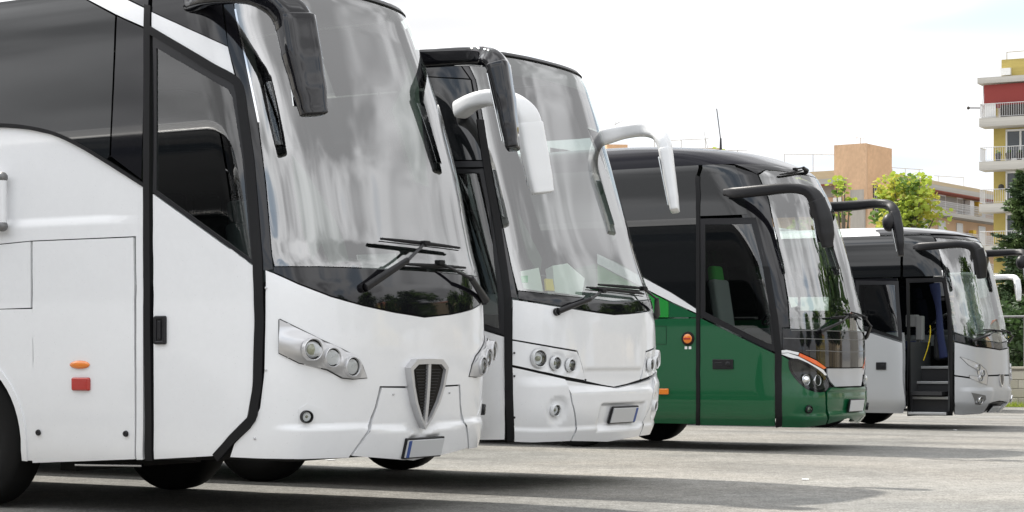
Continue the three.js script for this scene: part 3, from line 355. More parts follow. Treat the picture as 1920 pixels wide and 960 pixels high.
function shell(g, S, o) { o.farX = S.at(o.farS, 1)[0]; // roof, tail, the side away from the camera, floor, wheels and cabin
  const e = S.end, far = (x, v) => -S.sx(x, v), R = -S.len;
  part(g, 'roof', patch(S, [[-e, o.roofV], [e, o.roofV], [e, S.top], [-e, S.top]], { off: 0.002, thick: 0, vstep: 0.06 }), o.roofMat);
  const tail = new THREE.Shape(); for (let v = 0.35, k = 0; v <= S.top; v += 0.05, k++) { const p = S.at(e, v); k ? tail.lineTo(p[2], p[1]) : tail.moveTo(p[2], p[1]); } for (let v = S.top; v >= 0.35; v -= 0.05) { const p = S.at(-e, v); tail.lineTo(p[2], p[1]); }
  part(g, 'tail_wall', new THREE.ExtrudeGeometry(tail, { depth: 0.04, bevelEnabled: false }).rotateY(-Math.PI / 2).translate(R, 0, 0), o.paint);
  part(g, 'side_panel', patch(S, skirt(S, o.farX, R, 0.4, o.farBelt, [o.wheelX, o.rearX], 0.62).map(([s, v]) => [-s, v]), {}), o.paint);
  const dw = o.farX - 1.1;
  part(g, 'side_window', patch(S, [[far(dw + 0.01, 2), o.farBelt - 0.01], [far(dw + 0.01, 2), o.roofV + 0.005], [-e, o.roofV + 0.005], [-e, o.farBelt - 0.01]], { thick: 0, off: -0.004 }), M.sideGlass);
  part(g, 'driver_window', patch(S, [[far(o.farX - 0.11, 2), o.farBelt - 0.01], [far(o.farX - 0.11, 2.8), o.roofV - 0.51], [far(dw, 2.8), o.roofV - 0.51], [far(dw, 2), o.farBelt - 0.01]], { thick: 0, off: -0.006 }), M.doorGlass);
  part(g, 'cornice_panel', patch(S, [[-o.pillarS, o.roofV - 0.52], [-o.pillarS, o.roofV + 0.004], [far(dw, 2.8), o.roofV + 0.004], [far(dw, 2.8), o.roofV - 0.52]], {}), M.blackGloss);
  part(g, 'window_pillar', patch(S, [[-o.pillarS, o.farBelt], [-o.pillarS, o.roofV - 0.53], [far(o.farX - 0.12, 2.8), o.roofV - 0.53], [far(o.farX - 0.12, 2), o.farBelt]], {}), M.blackGloss);
  part(g, 'underbody', merge([box(S.len - 1.2, 0.14, 2.1, -(S.len + 0.6) / 2 - 0.3, 0.46, 0), box(0.9, 0.12, 1.6, -1.0, 0.45, 0), box(2.0, 0.35, 2.3, -(o.wheelX - 1.9) * -1, 0.62, 0), box(0.14, 0.14, 2.0, o.wheelX, 0.46, 0), box(0.16, 0.2, 1.4, o.wheelX + 0.5, 0.36, 0)]), M.under);
  part(g, 'wheel_housing', merge([box(1.3, 0.9, 0.04, o.wheelX, 0.85, 0.72), box(1.3, 0.9, 0.04, o.wheelX, 0.85, -0.72), box(1.3, 0.04, 0.5, o.wheelX, 1.16, 0.96), box(1.3, 0.04, 0.5, o.wheelX, 1.16, -0.96)]), M.under);
  for (const x of [o.wheelX, o.rearX]) for (const z of [1, -1]) wheel(g, x, z * 1.06);
  // cabin
  const fy = o.floorY ?? 1.05, fx = o.floorX ?? -2.3;
  part(g, 'cabin_floor', merge([box(S.len + fx - 0.1, 0.08, 2.36, (fx - S.len) / 2, fy, 0), box(0.05, fy - 0.5, 2.36, fx, (fy + 0.5) / 2, 0), box(-fx - 0.5, 0.08, 1.2, (fx - 0.5) / 2, fy - 0.15, -0.58), box(-fx - 0.55, 0.06, 1.1, (fx - 0.55) / 2, 0.52, 0.6)]), M.cabinFloor);
  part(g, 'dashboard', merge([box(0.5, 0.42, o.noGuide ? 1.3 : 2.0, -0.78, 1.25, o.noGuide ? -0.4 : 0, 0.08), box(0.42, 0.2, 0.8, -0.95, 1.46, -0.55, 0.06), box(0.2, 0.75, o.noGuide ? 1.2 : 1.9, -0.7, 0.85, o.noGuide ? -0.4 : 0, 0.04)]), M.cabin);
  const ring = new THREE.TorusGeometry(0.225, 0.018, 8, 32).rotateY(Math.PI / 2); part(g, 'steering_wheel', merge([ring, bar([0, -0.2, 0], [0, 0.2, 0], 0.014), bar([0, 0, -0.2], [0, 0, 0.2], 0.014), bar([0, 0, 0], [0.35, -0.05, 0], 0.03)]).rotateZ(-0.85).translate(-1.22, 1.68, -0.55), M.blackSatin);
  seat(g, 'driver_seat', -1.75, fy - 0.12, -0.55, o.seat, o.headrest); 
  if (!o.noGuide) seat(g, 'guide_seat', -1.95, 0.78, 0.35, o.guide || o.seat, o.headrest);
  for (let r = 0; r < 5; r++) for (const z of [-0.95, -0.5, 0.5, 0.95]) seat(g, 'passenger_seat', fx - 0.75 - r * 0.82, fy + 0.05, z, o.seat, o.headrest);
  part(g, 'luggage_rack', merge([box(S.len + fx - 0.5, 0.22, 0.42, (fx - S.len) / 2, o.roofV - 0.55, 0.86, 0.05), box(S.len + fx - 0.5, 0.22, 0.42, (fx - S.len) / 2, o.roofV - 0.55, -0.86, 0.05)]), M.cabin);
  part(g, 'ceiling', patch(S, [[-e, o.roofV + 0.05], [e, o.roofV + 0.05], [e, S.top], [-e, S.top]], { off: -0.07, thick: 0, vstep: 0.12 }), M.cabin);
}
function mirrorPair(g, arm, head, mat, pod, lift = 0, glassBack = 0.9) {
  for (const k of [1, -1]) { const q = new THREE.Group(); q.name = 'mirror'; g.add(q); const F = (rows) => rows.map((r) => [r[0], r[1], r[2] * k, r[3], r[4]]);
    part(q, 'arm', sweep(F(k > 0 ? arm.map((r, i) => [r[0], r[1] + lift * sstep(0, arm.length - 1, arm.length - 1 - i), ...r.slice(2)]) : arm), [-0.38, 0, 0.925 * k], 28, 4), mat);
    part(q, 'housing', sweep(F(head), [-0.38, 0, 0.925 * k], 28, 4.5), mat);
    const a = head[0], b = head[head.length - 1], y0 = a[1] - 0.06, y1 = b[1] + 0.04;
    if (pod) part(q, 'wide_angle_pod', new THREE.SphereGeometry(1, 20, 14).scale(0.09, 0.12, 0.1).translate(pod[0], pod[1], pod[2] * k), mat);
    const gl = box(0.012, y0 - y1, 0.15, 0, 0, 0, 0.005); gl.rotateZ(Math.atan2(b[0] - a[0], a[1] - b[1])).rotateY(-0.39 * k); const cx = (a[0] + b[0]) / 2, off = (a[4] + b[4]) / 2 + 0.006; part(q, 'glass', gl.translate(cx - 0.925 * off, (y0 + y1) / 2, ((a[2] + b[2]) / 2 - 0.38 * off) * k), M.mirrorGlass); }
}
function wiper(g, S, pivot, elbow, b0, b1, lift = 0.05) { // arm from the pivot to the blade's middle, blade lying on the glass
  const at = (q, o) => placer(S, o).P(q[0], q[1]), w = new THREE.Group(); w.name = 'wiper'; g.add(w); const m = [(b0[0] + b1[0]) / 2, (b0[1] + b1[1]) / 2];
  const A = at(pivot, 0.03), B = at([pivot[0] * 0.45 + elbow[0] * 0.55, pivot[1] * 0.45 + elbow[1] * 0.55], lift + 0.03), C = at(elbow, lift);
  part(w, 'arm', merge([sweep([[...A, 0.03, 0.022], [...B, 0.022, 0.016]], [0, 0, 1], 10, 3, 3), sweep([[...B, 0.012, 0.01], [...C, 0.011, 0.009]], [0, 0, 1], 8, 2, 3), tube([placer(S, 0).P(...pivot), A], 0.032, 4, 12)]), M.blackSatin);
  const N = 8, pts = []; for (let i = 0; i <= N; i++) { const t = i / N; pts.push(at([b0[0] + (b1[0] - b0[0]) * t, b0[1] + (b1[1] - b0[1]) * t], lift - 0.018)); }
  part(w, 'blade', merge([sweep(pts.map((p, i) => [...p, 0.008 + 0.006 * Math.sin(i / N * Math.PI), 0.012]), [0, 1, 0], 8, 3, 2), sweep(pts.map((p, i) => { const q = at([b0[0] + (b1[0] - b0[0]) * i / N, b0[1] + (b1[1] - b0[1]) * i / N - 0.014], lift - 0.036); return [...q, 0.004, 0.012]; }), [0, 1, 0], 6, 3, 2), box(0.05, 0.035, 0.07, ...C, 0.008)]), M.rubber);
}
const ringGeo = (r) => lathe([[r * 0.86, -0.006], [r * 0.88, 0.014], [r * 0.95, 0.02], [r, 0.012], [r * 1.04, -0.015]], 28), gasketGeo = (r) => lathe([[r * 0.74, -0.012], [r * 0.76, 0.004], [r * 0.88, 0.008], [r * 0.89, -0.012]], 28);
const bowlGeo = (r) => lathe([[0, -0.06], [r * 0.3, -0.055], [r * 0.55, -0.035], [r * 0.76, -0.002]], 28);
const lensGeo = (r) => lathe([[0, 0.022], [r * 0.4, 0.02], [r * 0.7, 0.013], [r * 0.86, 0.0]], 28);
function lampOn(g, S, s, v, r, off, k, ringMat = M.silverTrim, bulbMat = M.bulb, name = 'headlamp', fill = 0.3) { const q = new THREE.Group(); q.name = name; g.add(q); part(q, 'bezel', onSurf(S, s, v, off, ringGeo(r), k), ringMat); part(q, 'reflector', onSurf(S, s, v, off - 0.004, bowlGeo(r), k), M.reflector); part(q, 'gasket', onSurf(S, s, v, off, gasketGeo(r), k), M.grille); part(q, 'bulb', onSurf(S, s, v, off - 0.018, lathe([[0, 0.018], [r * fill * 0.8, 0.012], [r * fill, -0.01], [r * fill * 0.9, -0.03]], 18), k), bulbMat); part(q, 'lens', onSurf(S, s, v, off + 0.002, lensGeo(r), k), M.lens); }
function numberPlate(g, S, s, v, w, h, off, blue) { const q = new THREE.Group(); q.name = 'number_plate'; g.add(q); part(q, 'backing', onSurf(S, s, v, off - 0.014, box(w + 0.024, 0.02, h + 0.024, 0, 0, 0, 0.006)), M.blackSatin); part(q, 'plate_sheet', onSurf(S, s, v, off, box(w, 0.012, h, 0, 0, 0, 0.004)), M.plate); if (blue) part(q, 'blue_band', onSurf(S, s, v, off + 0.004, box(w * 0.08, 0.008, h * 0.97, w * 0.44 * blue, 0, 0)), M.plateBlue); }
const coachAt = (name, label, X, D, size = 1) => { const g = thing(name, label, 'coach', [X, EYE * (1 - size), -D], -HEADING, 'coaches parked side by side'); g.scale.setScalar(size); return g; };
const screwGeo = lathe([[0, 0.006], [0.006, 0.006], [0.009, 0.002], [0.009, -0.004]], 10);
const wavy = (k) => (s, v) => 0.0035 * (vnoise(s * 1.6 + 9 * k, v * 1.2, k) - 0.5);
// ---------- ground
const asphaltMap = dataTex(1024, (u, v) => { const n = tile(u, v, 34, 1.3, 3), m = tile(u, v, 9, 4.1, 4), g = 0.5 * hash3(Math.floor(u * 1024), Math.floor(v * 1024), 3) + 0.5 * hash3(Math.floor(u * 200), Math.floor(v * 200), 4), k = 156 + (n - 0.5) * 70 + (m - 0.5) * 36 + (g - 0.5) * 120; return [k + 2, k, k - 4]; });
const asphaltBump = dataTex(512, (u, v) => { const n = tile(u, v, 120, 2.3, 3), g = hash3(Math.floor(u * 512), Math.floor(v * 512), 9), k = 128 + (n - 0.5) * 120 + (g - 0.5) * 120; return [k, k, k]; }, false);
{
  const seg = 90, size = 900, geo = new THREE.PlaneGeometry(size, size, 1, 1).rotateX(-Math.PI / 2), uv = geo.attributes.uv; for (let i = 0; i < uv.count; i++) uv.setXY(i, uv.getX(i) * size / 3.7, uv.getY(i) * size / 3.7);
  const g = part(scene, 'ground', geo, std([0.3, 0.29, 0.27], 0.9)); g.position.set(60, -0.02, -160); tag(g, null, null, null, 'structure');
  const lot = new THREE.PlaneGeometry(88, 66, 400, 300).rotateX(-Math.PI / 2), p = lot.attributes.position, u2 = lot.attributes.uv, col = [];
  for (let i = 0; i < p.count; i++) { const x = p.getX(i) * CH + p.getZ(i) * SH, z = -p.getX(i) * SH + p.getZ(i) * CH; u2.setXY(i, x / 2.6, z / 2.6); const a = fbm(x * 0.1 + 30, z * 0.55, 3.3, 4), b = fbm(x * 0.5, z * 0.8 + 9, 8.8, 4), c = fbm(x * 0.16 + 5, z * 1.6, 1.8, 3), e = fbm(x * 1.9, z * 1.9, 5.5, 3), k = 0.8 + 0.3 * (a - 0.5) * 2 + 0.18 * (b - 0.5) * 2 + 0.12 * (e - 0.5) * 2 - 0.26 * sstep(0.54, 0.7, c); const w = 1 + 0.1 * (b - 0.5); col.push(k * 1.02 * w, k, k * 0.95 / w); }
  lot.setAttribute('color', new THREE.Float32BufferAttribute(col, 3));
  const l = part(scene, 'parking_lot', lot, std([0.63, 0.64, 0.65], 0.82, { map: asphaltMap, bumpMap: asphaltBump, bumpScale: 0.004, vertexColors: true })); l.position.set(8, 0, -16); tag(l, null, null, null, 'structure');
}
// scraps of litter on the lot
{ const R = rng(5); for (let i = 0; i < 9; i++) { const D = 16 + R() * 20, x = (R() * 0.42 - 0.1) * D, s = 0.015 + R() * 0.02; solo('paper_scrap', box(s * 3, 0.006, s * 2, 0, 0, 0).rotateY(R() * 3).translate(x, 0.006, -D), M.paper, 'small white scrap of paper lying on the asphalt', 'litter', 'paper scraps on the asphalt'); } }
// ---------- trees
function leafCloud(R, clumps, perClump, size, flat = 0.8) { // many small leaf faces spread through clumps
  const pos = [], nor = [], uv = [], q = new THREE.Quaternion(), e = new THREE.Euler(), v = new THREE.Vector3();
  for (const [cx, cy, cz, cr] of clumps) for (let i = 0; i < perClump; i++) {
    const d = new THREE.Vector3(R() * 2 - 1, R() * 2 - 1, R() * 2 - 1); if (d.lengthSq() > 1) { i--; continue; } d.multiplyScalar(cr); d.y *= flat;
    e.set((R() - 0.5) * 2.2, R() * 6.3, (R() - 0.5) * 2.2); q.setFromEuler(e); const s = size * (0.6 + R() * 0.8), P = [[0, 0, -0.5], [0.45, 0.06, -0.1], [0.3, 0, 0.35], [0, 0.04, 0.55], [-0.3, 0, 0.35], [-0.45, 0.06, -0.1]].map((a) => v.set(...a).multiplyScalar(s).applyQuaternion(q).toArray()), n = v.set(0, 1, 0).applyQuaternion(q).toArray();
    for (const [a, b, c] of [[0, 5, 1], [1, 5, 2], [2, 5, 4], [2, 4, 3]]) for (const k of [a, b, c]) { pos.push(P[k][0] + cx + d.x, P[k][1] + cy + d.y, P[k][2] + cz + d.z); nor.push(...n); uv.push(0, 0); }
  }
  return geoOf({ pos, nor, uv });
}
const leafMat = (c) => phys(c, { roughness: 0.95, transmission: 0.5, thickness: 0, specularIntensity: 0.4 });
const LEAF = { lime: leafMat([0.34, 0.42, 0.06]), gold: leafMat([0.44, 0.42, 0.06]), mid: leafMat([0.12, 0.2, 0.04]), dark: leafMat([0.05, 0.09, 0.03]), bark: std([0.13, 0.11, 0.085], 0.9) };
function broadTree(name, label, x, D, h, spread, seed, mats, clumpsN, per, leaf, group, base = 0) {
  const R = rng(seed), t = thing(name, label, 'tree', [x, base, -D], 0, group), clumps = [], limbs = [];
  const trunkTop = h * 0.42; limbs.push(sweep([[0, 0, 0, 0.045 * h * 0.6, 0.045 * h * 0.6], [0.03 * h * (R() - 0.5), trunkTop * 0.6, 0, 0.02 * h, 0.02 * h], [0.06 * h * (R() - 0.5), trunkTop, 0, 0.016 * h, 0.016 * h]], [1, 0, 0], 10, 2, 4));
  for (let i = 0; i < clumpsN; i++) { const a = R() * 6.283, f = Math.pow(R(), 0.55), y = h * (0.42 + 0.56 * R()), w = spread * f * (1.05 - Math.pow(Math.abs((y / h - 0.62) / 0.42), 2.2) * 0.85), c = [Math.cos(a) * w, y, Math.sin(a) * w, spread * (0.28 + 0.22 * R())]; clumps.push(c); if (i % 2 === 0) limbs.push(sweep([[0, trunkTop * (0.6 + 0.35 * R()), 0, 0.009 * h, 0.009 * h], [c[0] * 0.5, (c[1] + trunkTop) * 0.5 + 0.05 * h, c[2] * 0.5, 0.006 * h, 0.006 * h], [c[0], c[1], c[2], 0.002 * h, 0.002 * h]], [1, 0, 0.2], 6, 2, 3)); }
  part(t, 'trunk', merge(limbs), LEAF.bark);
  const n = mats.length; for (let k = 0; k < n; k++) part(t, 'crown', leafCloud(R, clumps.filter((_, i) => i % n === k), per, leaf), mats[k]);
  return t;
}
function conifer(label, x, D, h, spread, seed) {
  const R = rng(seed), t = thing('conifer', label, 'tree', [x, 0, -D], 0), cl = [{ pos: [], nor: [], uv: [] }, { pos: [], nor: [], uv: [] }]; const limbs = [sweep([[0, 0, 0, 0.16, 0.16], [0, h * 0.5, 0, 0.09, 0.09], [0, h, 0, 0.015, 0.015]], [1, 0, 0], 10, 2, 4)];
  for (let y = 0.4; y < h - 0.05; y += 0.07) { const len = spread * Math.pow(1 - y / h, 0.75) + 0.1; for (let b = 0; b < 4; b++) { const a = R() * 6.283, L = len * (0.45 + 0.7 * R()), ca = Math.cos(a), sa = Math.sin(a), rise = (R() - 0.25) * 0.5; limbs.push(bar([0, y, 0], [ca * L, y + L * rise, sa * L], 0.01, 4));
    const o = cl[R() < 0.6 ? 0 : 1], n = Math.ceil(L / 0.06); for (let i = 0; i < n; i++) for (let k = 0; k < 7; k++) { const f = (i + R()) / n, r = L * f, px = ca * r + (R() - 0.5) * 0.12, py = y + L * rise * f + (R() - 0.5) * 0.08, pz = sa * r + (R() - 0.5) * 0.12, l = 0.2 * (1.1 - 0.5 * f), d = new THREE.Vector3(ca * 0.8 + (R() - 0.5) * 1.6, (R() - 0.5) * 0.8, sa * 0.8 + (R() - 0.5) * 1.6).normalize().multiplyScalar(l), w = new THREE.Vector3(R() - 0.5, R() - 0.5, R() - 0.5).cross(d).normalize().multiplyScalar(0.035), m = d.clone().cross(w).normalize();
      for (const q of [[w.x, w.y, w.z], [-w.x, -w.y, -w.z], [d.x, d.y, d.z]]) { o.pos.push(px + q[0], py + q[1], pz + q[2]); o.nor.push(m.x, m.y, m.z); o.uv.push(0, 0); } } } }
  part(t, 'trunk', merge(limbs), LEAF.bark); part(t, 'crown', geoOf(cl[0]), std([0.04, 0.075, 0.025], 0.8)); part(t, 'crown', geoOf(cl[1]), std([0.075, 0.12, 0.03], 0.8)); return t;
}
broadTree('plane_tree', 'yellow-green tree behind the gap between green and silver coaches', 12.0, 60, 6.6, 1.25, 11, [LEAF.lime, LEAF.gold, LEAF.lime, LEAF.mid], 70, 60, 0.135, 'plane trees behind the coaches');
broadTree('plane_tree', 'thin young tree in front of the orange tower, partly behind green coach mirror', 9.75, 58, 6.4, 0.6, 23, [LEAF.lime, LEAF.mid], 22, 16, 0.14, 'plane trees behind the coaches');
broadTree('plane_tree', 'slim tree whose top sprig pokes over the green coach roof left of its aerial', 6.55, 60, 7.65, 0.6, 31, [LEAF.lime], 24, 18, 0.14, 'plane trees behind the coaches');
broadTree('plane_tree', 'slim tree whose sprig shows at the front end of the green coach roof', 8.75, 60, 7.0, 0.6, 47, [LEAF.lime], 24, 18, 0.14, 'plane trees behind the coaches');
conifer('dark green conifer beyond the silver coach at the right edge', 14.25, 55, 6.3, 1.5, 3);
// clipped hedge mass under the conifer, above the block wall
{ const R = rng(71), clumps = []; for (let i = 0; i < 90; i++) clumps.push([10.5 + R() * 8, 0.9 + R() * 1.5, -46 - R() * 1.6, 0.45]); const m = part(scene, numbered('hedge'), leafCloud(R, clumps, 90, 0.13), LEAF.dark); tag(m, 'dark leafy hedge behind the block wall at the right edge', 'hedge'); }
// ---------- concrete block wall with its own blocks
{
  const dir = new THREE.Vector3(CH, 0, SH), yaw = -HEAD2, w = thing('block_wall', 'pale concrete block wall behind the silver coach at right', 'wall', [12.0, 0, -43.6], yaw);
  const bmats = [[0.5, 0.47, 0.38], [0.46, 0.43, 0.35], [0.53, 0.5, 0.42], [0.42, 0.4, 0.33]].map((c) => std(c, 0.9)), bg = new RoundedBoxGeometry(0.39, 0.185, 0.19, 1, 0.012), R = rng(8);
  part(w, 'mortar', box(9.96, 0.84, 0.16, -1, 0.42, 0), std([0.34, 0.32, 0.28], 0.95));
  for (let r = 0; r < 4; r++) for (let i = 0; i < 25; i++) { const b = part(w, 'block', bg, bmats[Math.floor(R() * 4)]); b.position.set(-6 + 0.2 + i * 0.4 + (r % 2 ? 0.2 : 0) * (i < 24 ? 1 : 0.48), 0.1 + r * 0.2, (R() - 0.5) * 0.008); }
  part(w, 'coping', box(10.1, 0.05, 0.26, -1, 0.865, 0, 0.01), bmats[1]);
  const rail = thing('pipe_rail', 'pale horizontal pipe rail on posts above the block wall', 'railing', [12.0, 0, -44.3], yaw); part(rail, 'pipe', bar([-6, 2.02, 0], [5, 2.02, 0], 0.03, 10), M.rim); for (let i = 0; i < 5; i++) part(rail, 'post', bar([-5.5 + i * 2.5, 0, 0], [-5.5 + i * 2.5, 2.02, 0], 0.025, 8), M.rim);
  const g = new THREE.BufferGeometry(), pos = [], nor = [], uv = [], Q = rng(12); for (let i = 0; i < 5200; i++) { const t = -6 + Q() * 10.5, k = 0.15 + Q() * 0.35, h = 0.05 + Q() * 0.11, a = Q() * 6.28, cx = 12 + CH * t - SH * k, cz = -43.6 + SH * t + CH * k; for (const q of [[-0.008 * Math.cos(a), 0, -0.008 * Math.sin(a)], [0.008 * Math.cos(a), 0, 0.008 * Math.sin(a)], [(Q() - 0.5) * 0.08, h, (Q() - 0.5) * 0.08]]) { pos.push(cx + q[0], q[1], cz + q[2]); nor.push(0, 0, 0); uv.push(0, 0); } }
  const gg = geoOf({ pos, nor, uv }); gg.computeVertexNormals(); const gr = part(scene, 'grass_strip', gg, LEAF.lime); tag(gr, 'strip of grass along the foot of the block wall', 'grass', null, 'stuff');
}
// ---------- buildings
const plaster = dataTex(256, (u, v) => { const n = tile(u, v, 24, 6.1, 4), m = tile(u, v, 3, 2.2, 4), k = 218 + (n - 0.5) * 34 + (m - 0.5) * 50; return [k, k, k]; });
const wallMat = (c) => std(c, 0.92, { map: plaster });
const B = { orange: wallMat([0.78, 0.53, 0.34]), orangeDeep: wallMat([0.78, 0.5, 0.3]), cream: wallMat([0.62, 0.5, 0.33]), concrete: wallMat([0.5, 0.48, 0.44]), greyBand: wallMat([0.42, 0.4, 0.37]), yellow: wallMat([0.6, 0.48, 0.15]), slab: wallMat([0.62, 0.6, 0.55]), white: std([0.7, 0.7, 0.69], 0.6), shutter: std([0.62, 0.63, 0.63], 0.6), glass: phys([0.05, 0.06, 0.07], { roughness: 0.05, ior: 1.6 }), rail: std([0.5, 0.5, 0.5], 0.5), dark: std([0.05, 0.045, 0.04], 0.8), awning: std([0.22, 0.035, 0.03], 0.85), brick: std([0.33, 0.12, 0.07], 0.85), gold: std([0.6, 0.4, 0.04], 0.7), eave: std([0.35, 0.1, 0.07], 0.9) };
// a facade frame: t along the wall to the right, y up, n out of the wall
function railing(g, name, x0, x1, y, n, h = 1.0, gap = 0.13, sideTo = null) { const L = [bar([x0, y + h, n], [x1, y + h, n], 0.03), bar([x0, y + 0.08, n], [x1, y + 0.08, n], 0.02)]; for (let x = x0; x <= x1 + 1e-6; x += gap) L.push(box(0.025, h - 0.08, 0.025, x, y + h / 2 + 0.04, n)); if (sideTo !== null) for (const x of [x0, x1]) { L.push(bar([x, y + h, n], [x, y + h, sideTo], 0.03)); for (let q = n - gap; q > sideTo; q -= gap) L.push(box(0.025, h - 0.08, 0.025, x, y + h / 2 + 0.04, q)); } part(g, name, merge(L), B.rail); }
function shutterWindow(g, t, y, w, h, n, open = 0.25, mat = B.shutter) { const q = new THREE.Group(); q.name = 'window'; q.position.set(t, y, n); g.add(q); part(q, 'frame', merge([box(0.08, h, 0.14, -w / 2, h / 2, 0), box(0.08, h, 0.14, w / 2, h / 2, 0), box(w, 0.08, 0.14, 0, h, 0), box(w, 0.06, 0.14, 0, 0.03, 0)]), B.white); part(q, 'pane', box(w - 0.08, h - 0.1, 0.03, 0, h / 2, -0.03), B.glass); if (open < 1) part(q, 'shutter', box(w - 0.09, (h - 0.1) * (1 - open), 0.05, 0, h - 0.05 - (h - 0.1) * (1 - open) / 2, 0.02), mat); }
function frenchDoor(g, t, y, w, h, n) { const q = new THREE.Group(); q.name = 'balcony_door'; q.position.set(t, y, n); g.add(q); part(q, 'frame', merge([box(0.12, h, 0.12, -w / 2, h / 2, 0), box(0.12, h, 0.12, w / 2, h / 2, 0), box(0.14, h, 0.1, 0, h / 2, 0), box(w + 0.12, 0.14, 0.12, 0, h, 0), box(w, 0.3, 0.08, 0, 0.15, 0)]), B.white); for (const k of [-1, 1]) part(q, 'pane', box(w / 2 - 0.14, h - 0.4, 0.04, k * w / 4, h / 2 + 0.12, -0.01), B.glass); }
// orange apartment building with roof tower; local x runs along its long right-hand front, z out of that front
{
  const yaw = Math.PI / 2 - 35 * Math.PI / 180, g = thing('orange_apartment_building', 'long orange apartment building with square roof tower and grey balconies', 'building', [33.7, 0, -187], yaw), H = 19;
  part(g, 'wall', box(46, 17.1, 14, 23, 8.55, -7), B.orange);
  part(g, 'parapet', box(46.02, 1.9, 14.02, 23, 18.05, -7), B.cream);
  part(g, 'roof_tower', box(5.5, 6.0, 3.4, 2.75, 18.35, -1.68), B.orangeDeep);
  part(g, 'tower_side', box(0.4, 6.02, 3.3, -0.19, 18.36, -1.65), B.orange);
  part(g, 'corner_pilaster', box(0.4, 17, 1.4, -0.21, 8.5, -0.9), B.concrete);
  part(g, 'wall_band', box(36, 1.1, 0.12, 28, 17.0, 0.06), B.greyBand);
  const lat = new THREE.Group(); lat.name = 'lattice_window'; g.add(lat); part(lat, 'opening', box(1.9, 3.0, 0.1, 2.1, 16.0, 0.06), B.dark); for (let i = 0; i < 8; i++) part(lat, 'slat', box(1.9, 0.09, 0.14, 2.1, 14.65 + i * 0.38, 0.08), B.concrete); for (let i = 0; i < 5; i++) part(lat, 'mullion', box(0.09, 3, 0.14, 1.25 + i * 0.42, 16, 0.075), B.concrete);
  const lc = (name, x, w, y, out) => { part(g, name, box(w, 0.5, out, x + w / 2, y, out / 2 + 0.01), B.concrete); part(g, name + '_soffit', box(w - 0.1, 0.06, out - 0.1, x + w / 2, y - 0.29, out / 2), B.eave); };
  lc('canopy', 10.5, 35, 18.0, 1.7);
  for (const y of [15.55, 12.65, 9.75]) { const bl = new THREE.Group(); bl.name = 'balcony'; g.add(bl); part(bl, 'slab', box(35.5, 0.4, 1.6, 27.7, y, 0.81), B.concrete); railing(bl, 'railing', 10, 45.4, y + 0.2, 1.55, 1.0, 0.16, 0.1); part(bl, 'rail_bar', merge([0.35, 0.6, 0.8].map((k) => bar([10, y + 0.2 + k, 1.57], [45.4, y + 0.2 + k, 1.57], 0.02))), B.rail); }
  for (const [t, w, op] of [[13.2, 1.6, 0.55], [17.6, 1.7, 0.1], [22.3, 1.5, 0.3], [28.4, 1.8, 0.05], [34, 1.6, 0.2], [39.5, 1.7, 0.4]]) for (const y of [15.75, 12.85, 9.95]) shutterWindow(g, t, y, w, 2.15, 0.06, op);
  const cb = part(g, 'balcony_cupboard', box(1.1, 1.7, 0.6, 23.9, 16.6, 0.5), B.white); part(g, 'balcony_awning', box(0.9, 1.5, 0.5, 26, 16.7, 0.6), B.gold); part(g, 'balcony_awning', box(0.8, 1.2, 0.5, 24.5, 13.8, 0.6), B.gold);
  // left front: local -x face
  part(g, 'canopy', box(1.5, 0.5, 4.2, -0.76, 17.85, -4.2), B.concrete); part(g, 'canopy_soffit', box(1.4, 0.06, 4.1, -0.72, 17.57, -4.2), B.eave); part(g, 'wall_band', box(0.12, 1.1, 12, -0.06, 17.0, -8.0), B.greyBand); part(g, 'balcony_slab', box(1.4, 0.4, 8, -0.71, 15.2, -6.6), B.concrete);
  part(g, 'air_conditioner', box(0.5, 0.7, 0.9, -0.26, 16.0, -2.9), B.white); part(g, 'dark_opening', box(0.1, 2.0, 1.2, -0.03, 16.3, -6.8), B.dark);
  const frames = thing('roof_frame', 'thin clothes-line frames along the roof of the orange building', 'roof frame', [33.7, 0, -187], yaw), pipe = (a, b) => bar(a, b, 0.05, 6); 
  part(frames, 'pipe_frame', merge([pipe([7, 19, -3], [7, 20.3, -3]), pipe([11.5, 19, -3], [11.5, 20.3, -3]), pipe([6.2, 20.3, -3], [11.5, 20.3, -3]), pipe([9.3, 19, -3], [9.3, 20.2, -3])]), B.rail); part(frames, 'pipe_frame', merge([pipe([12.3, 19, -3], [12.3, 20.1, -3]), pipe([19, 19, -3], [19, 20.6, -3]), pipe([12, 20.2, -3], [20, 20.6, -3]), pipe([15.5, 19, -3], [15.5, 20.4, -3])]), B.rail); part(frames, 'pipe_frame', merge([pipe([24, 19, -3], [24, 20.3, -3]), pipe([31, 19, -3], [31, 20.6, -3]), pipe([23, 20.2, -3], [31, 20.6, -3])]), B.rail); part(frames, 'pipe_frame', merge([pipe([1, 19, -9.3], [1, 21.0, -9.3]), pipe([1, 21.0, -9.3], [1, 20.6, -3.6]), pipe([1, 19, -6.2], [1, 20.8, -6.2])]), B.rail);
  part(frames, 'aerial', merge([pipe([2.7, 21.3, -2], [2.7, 22.3, -2]), bar([1.7, 22.2, -2], [3.5, 22.3, -2], 0.03), bar([1.9, 22.0, -2], [1.9, 22.4, -2], 0.03)]), B.rail);
}
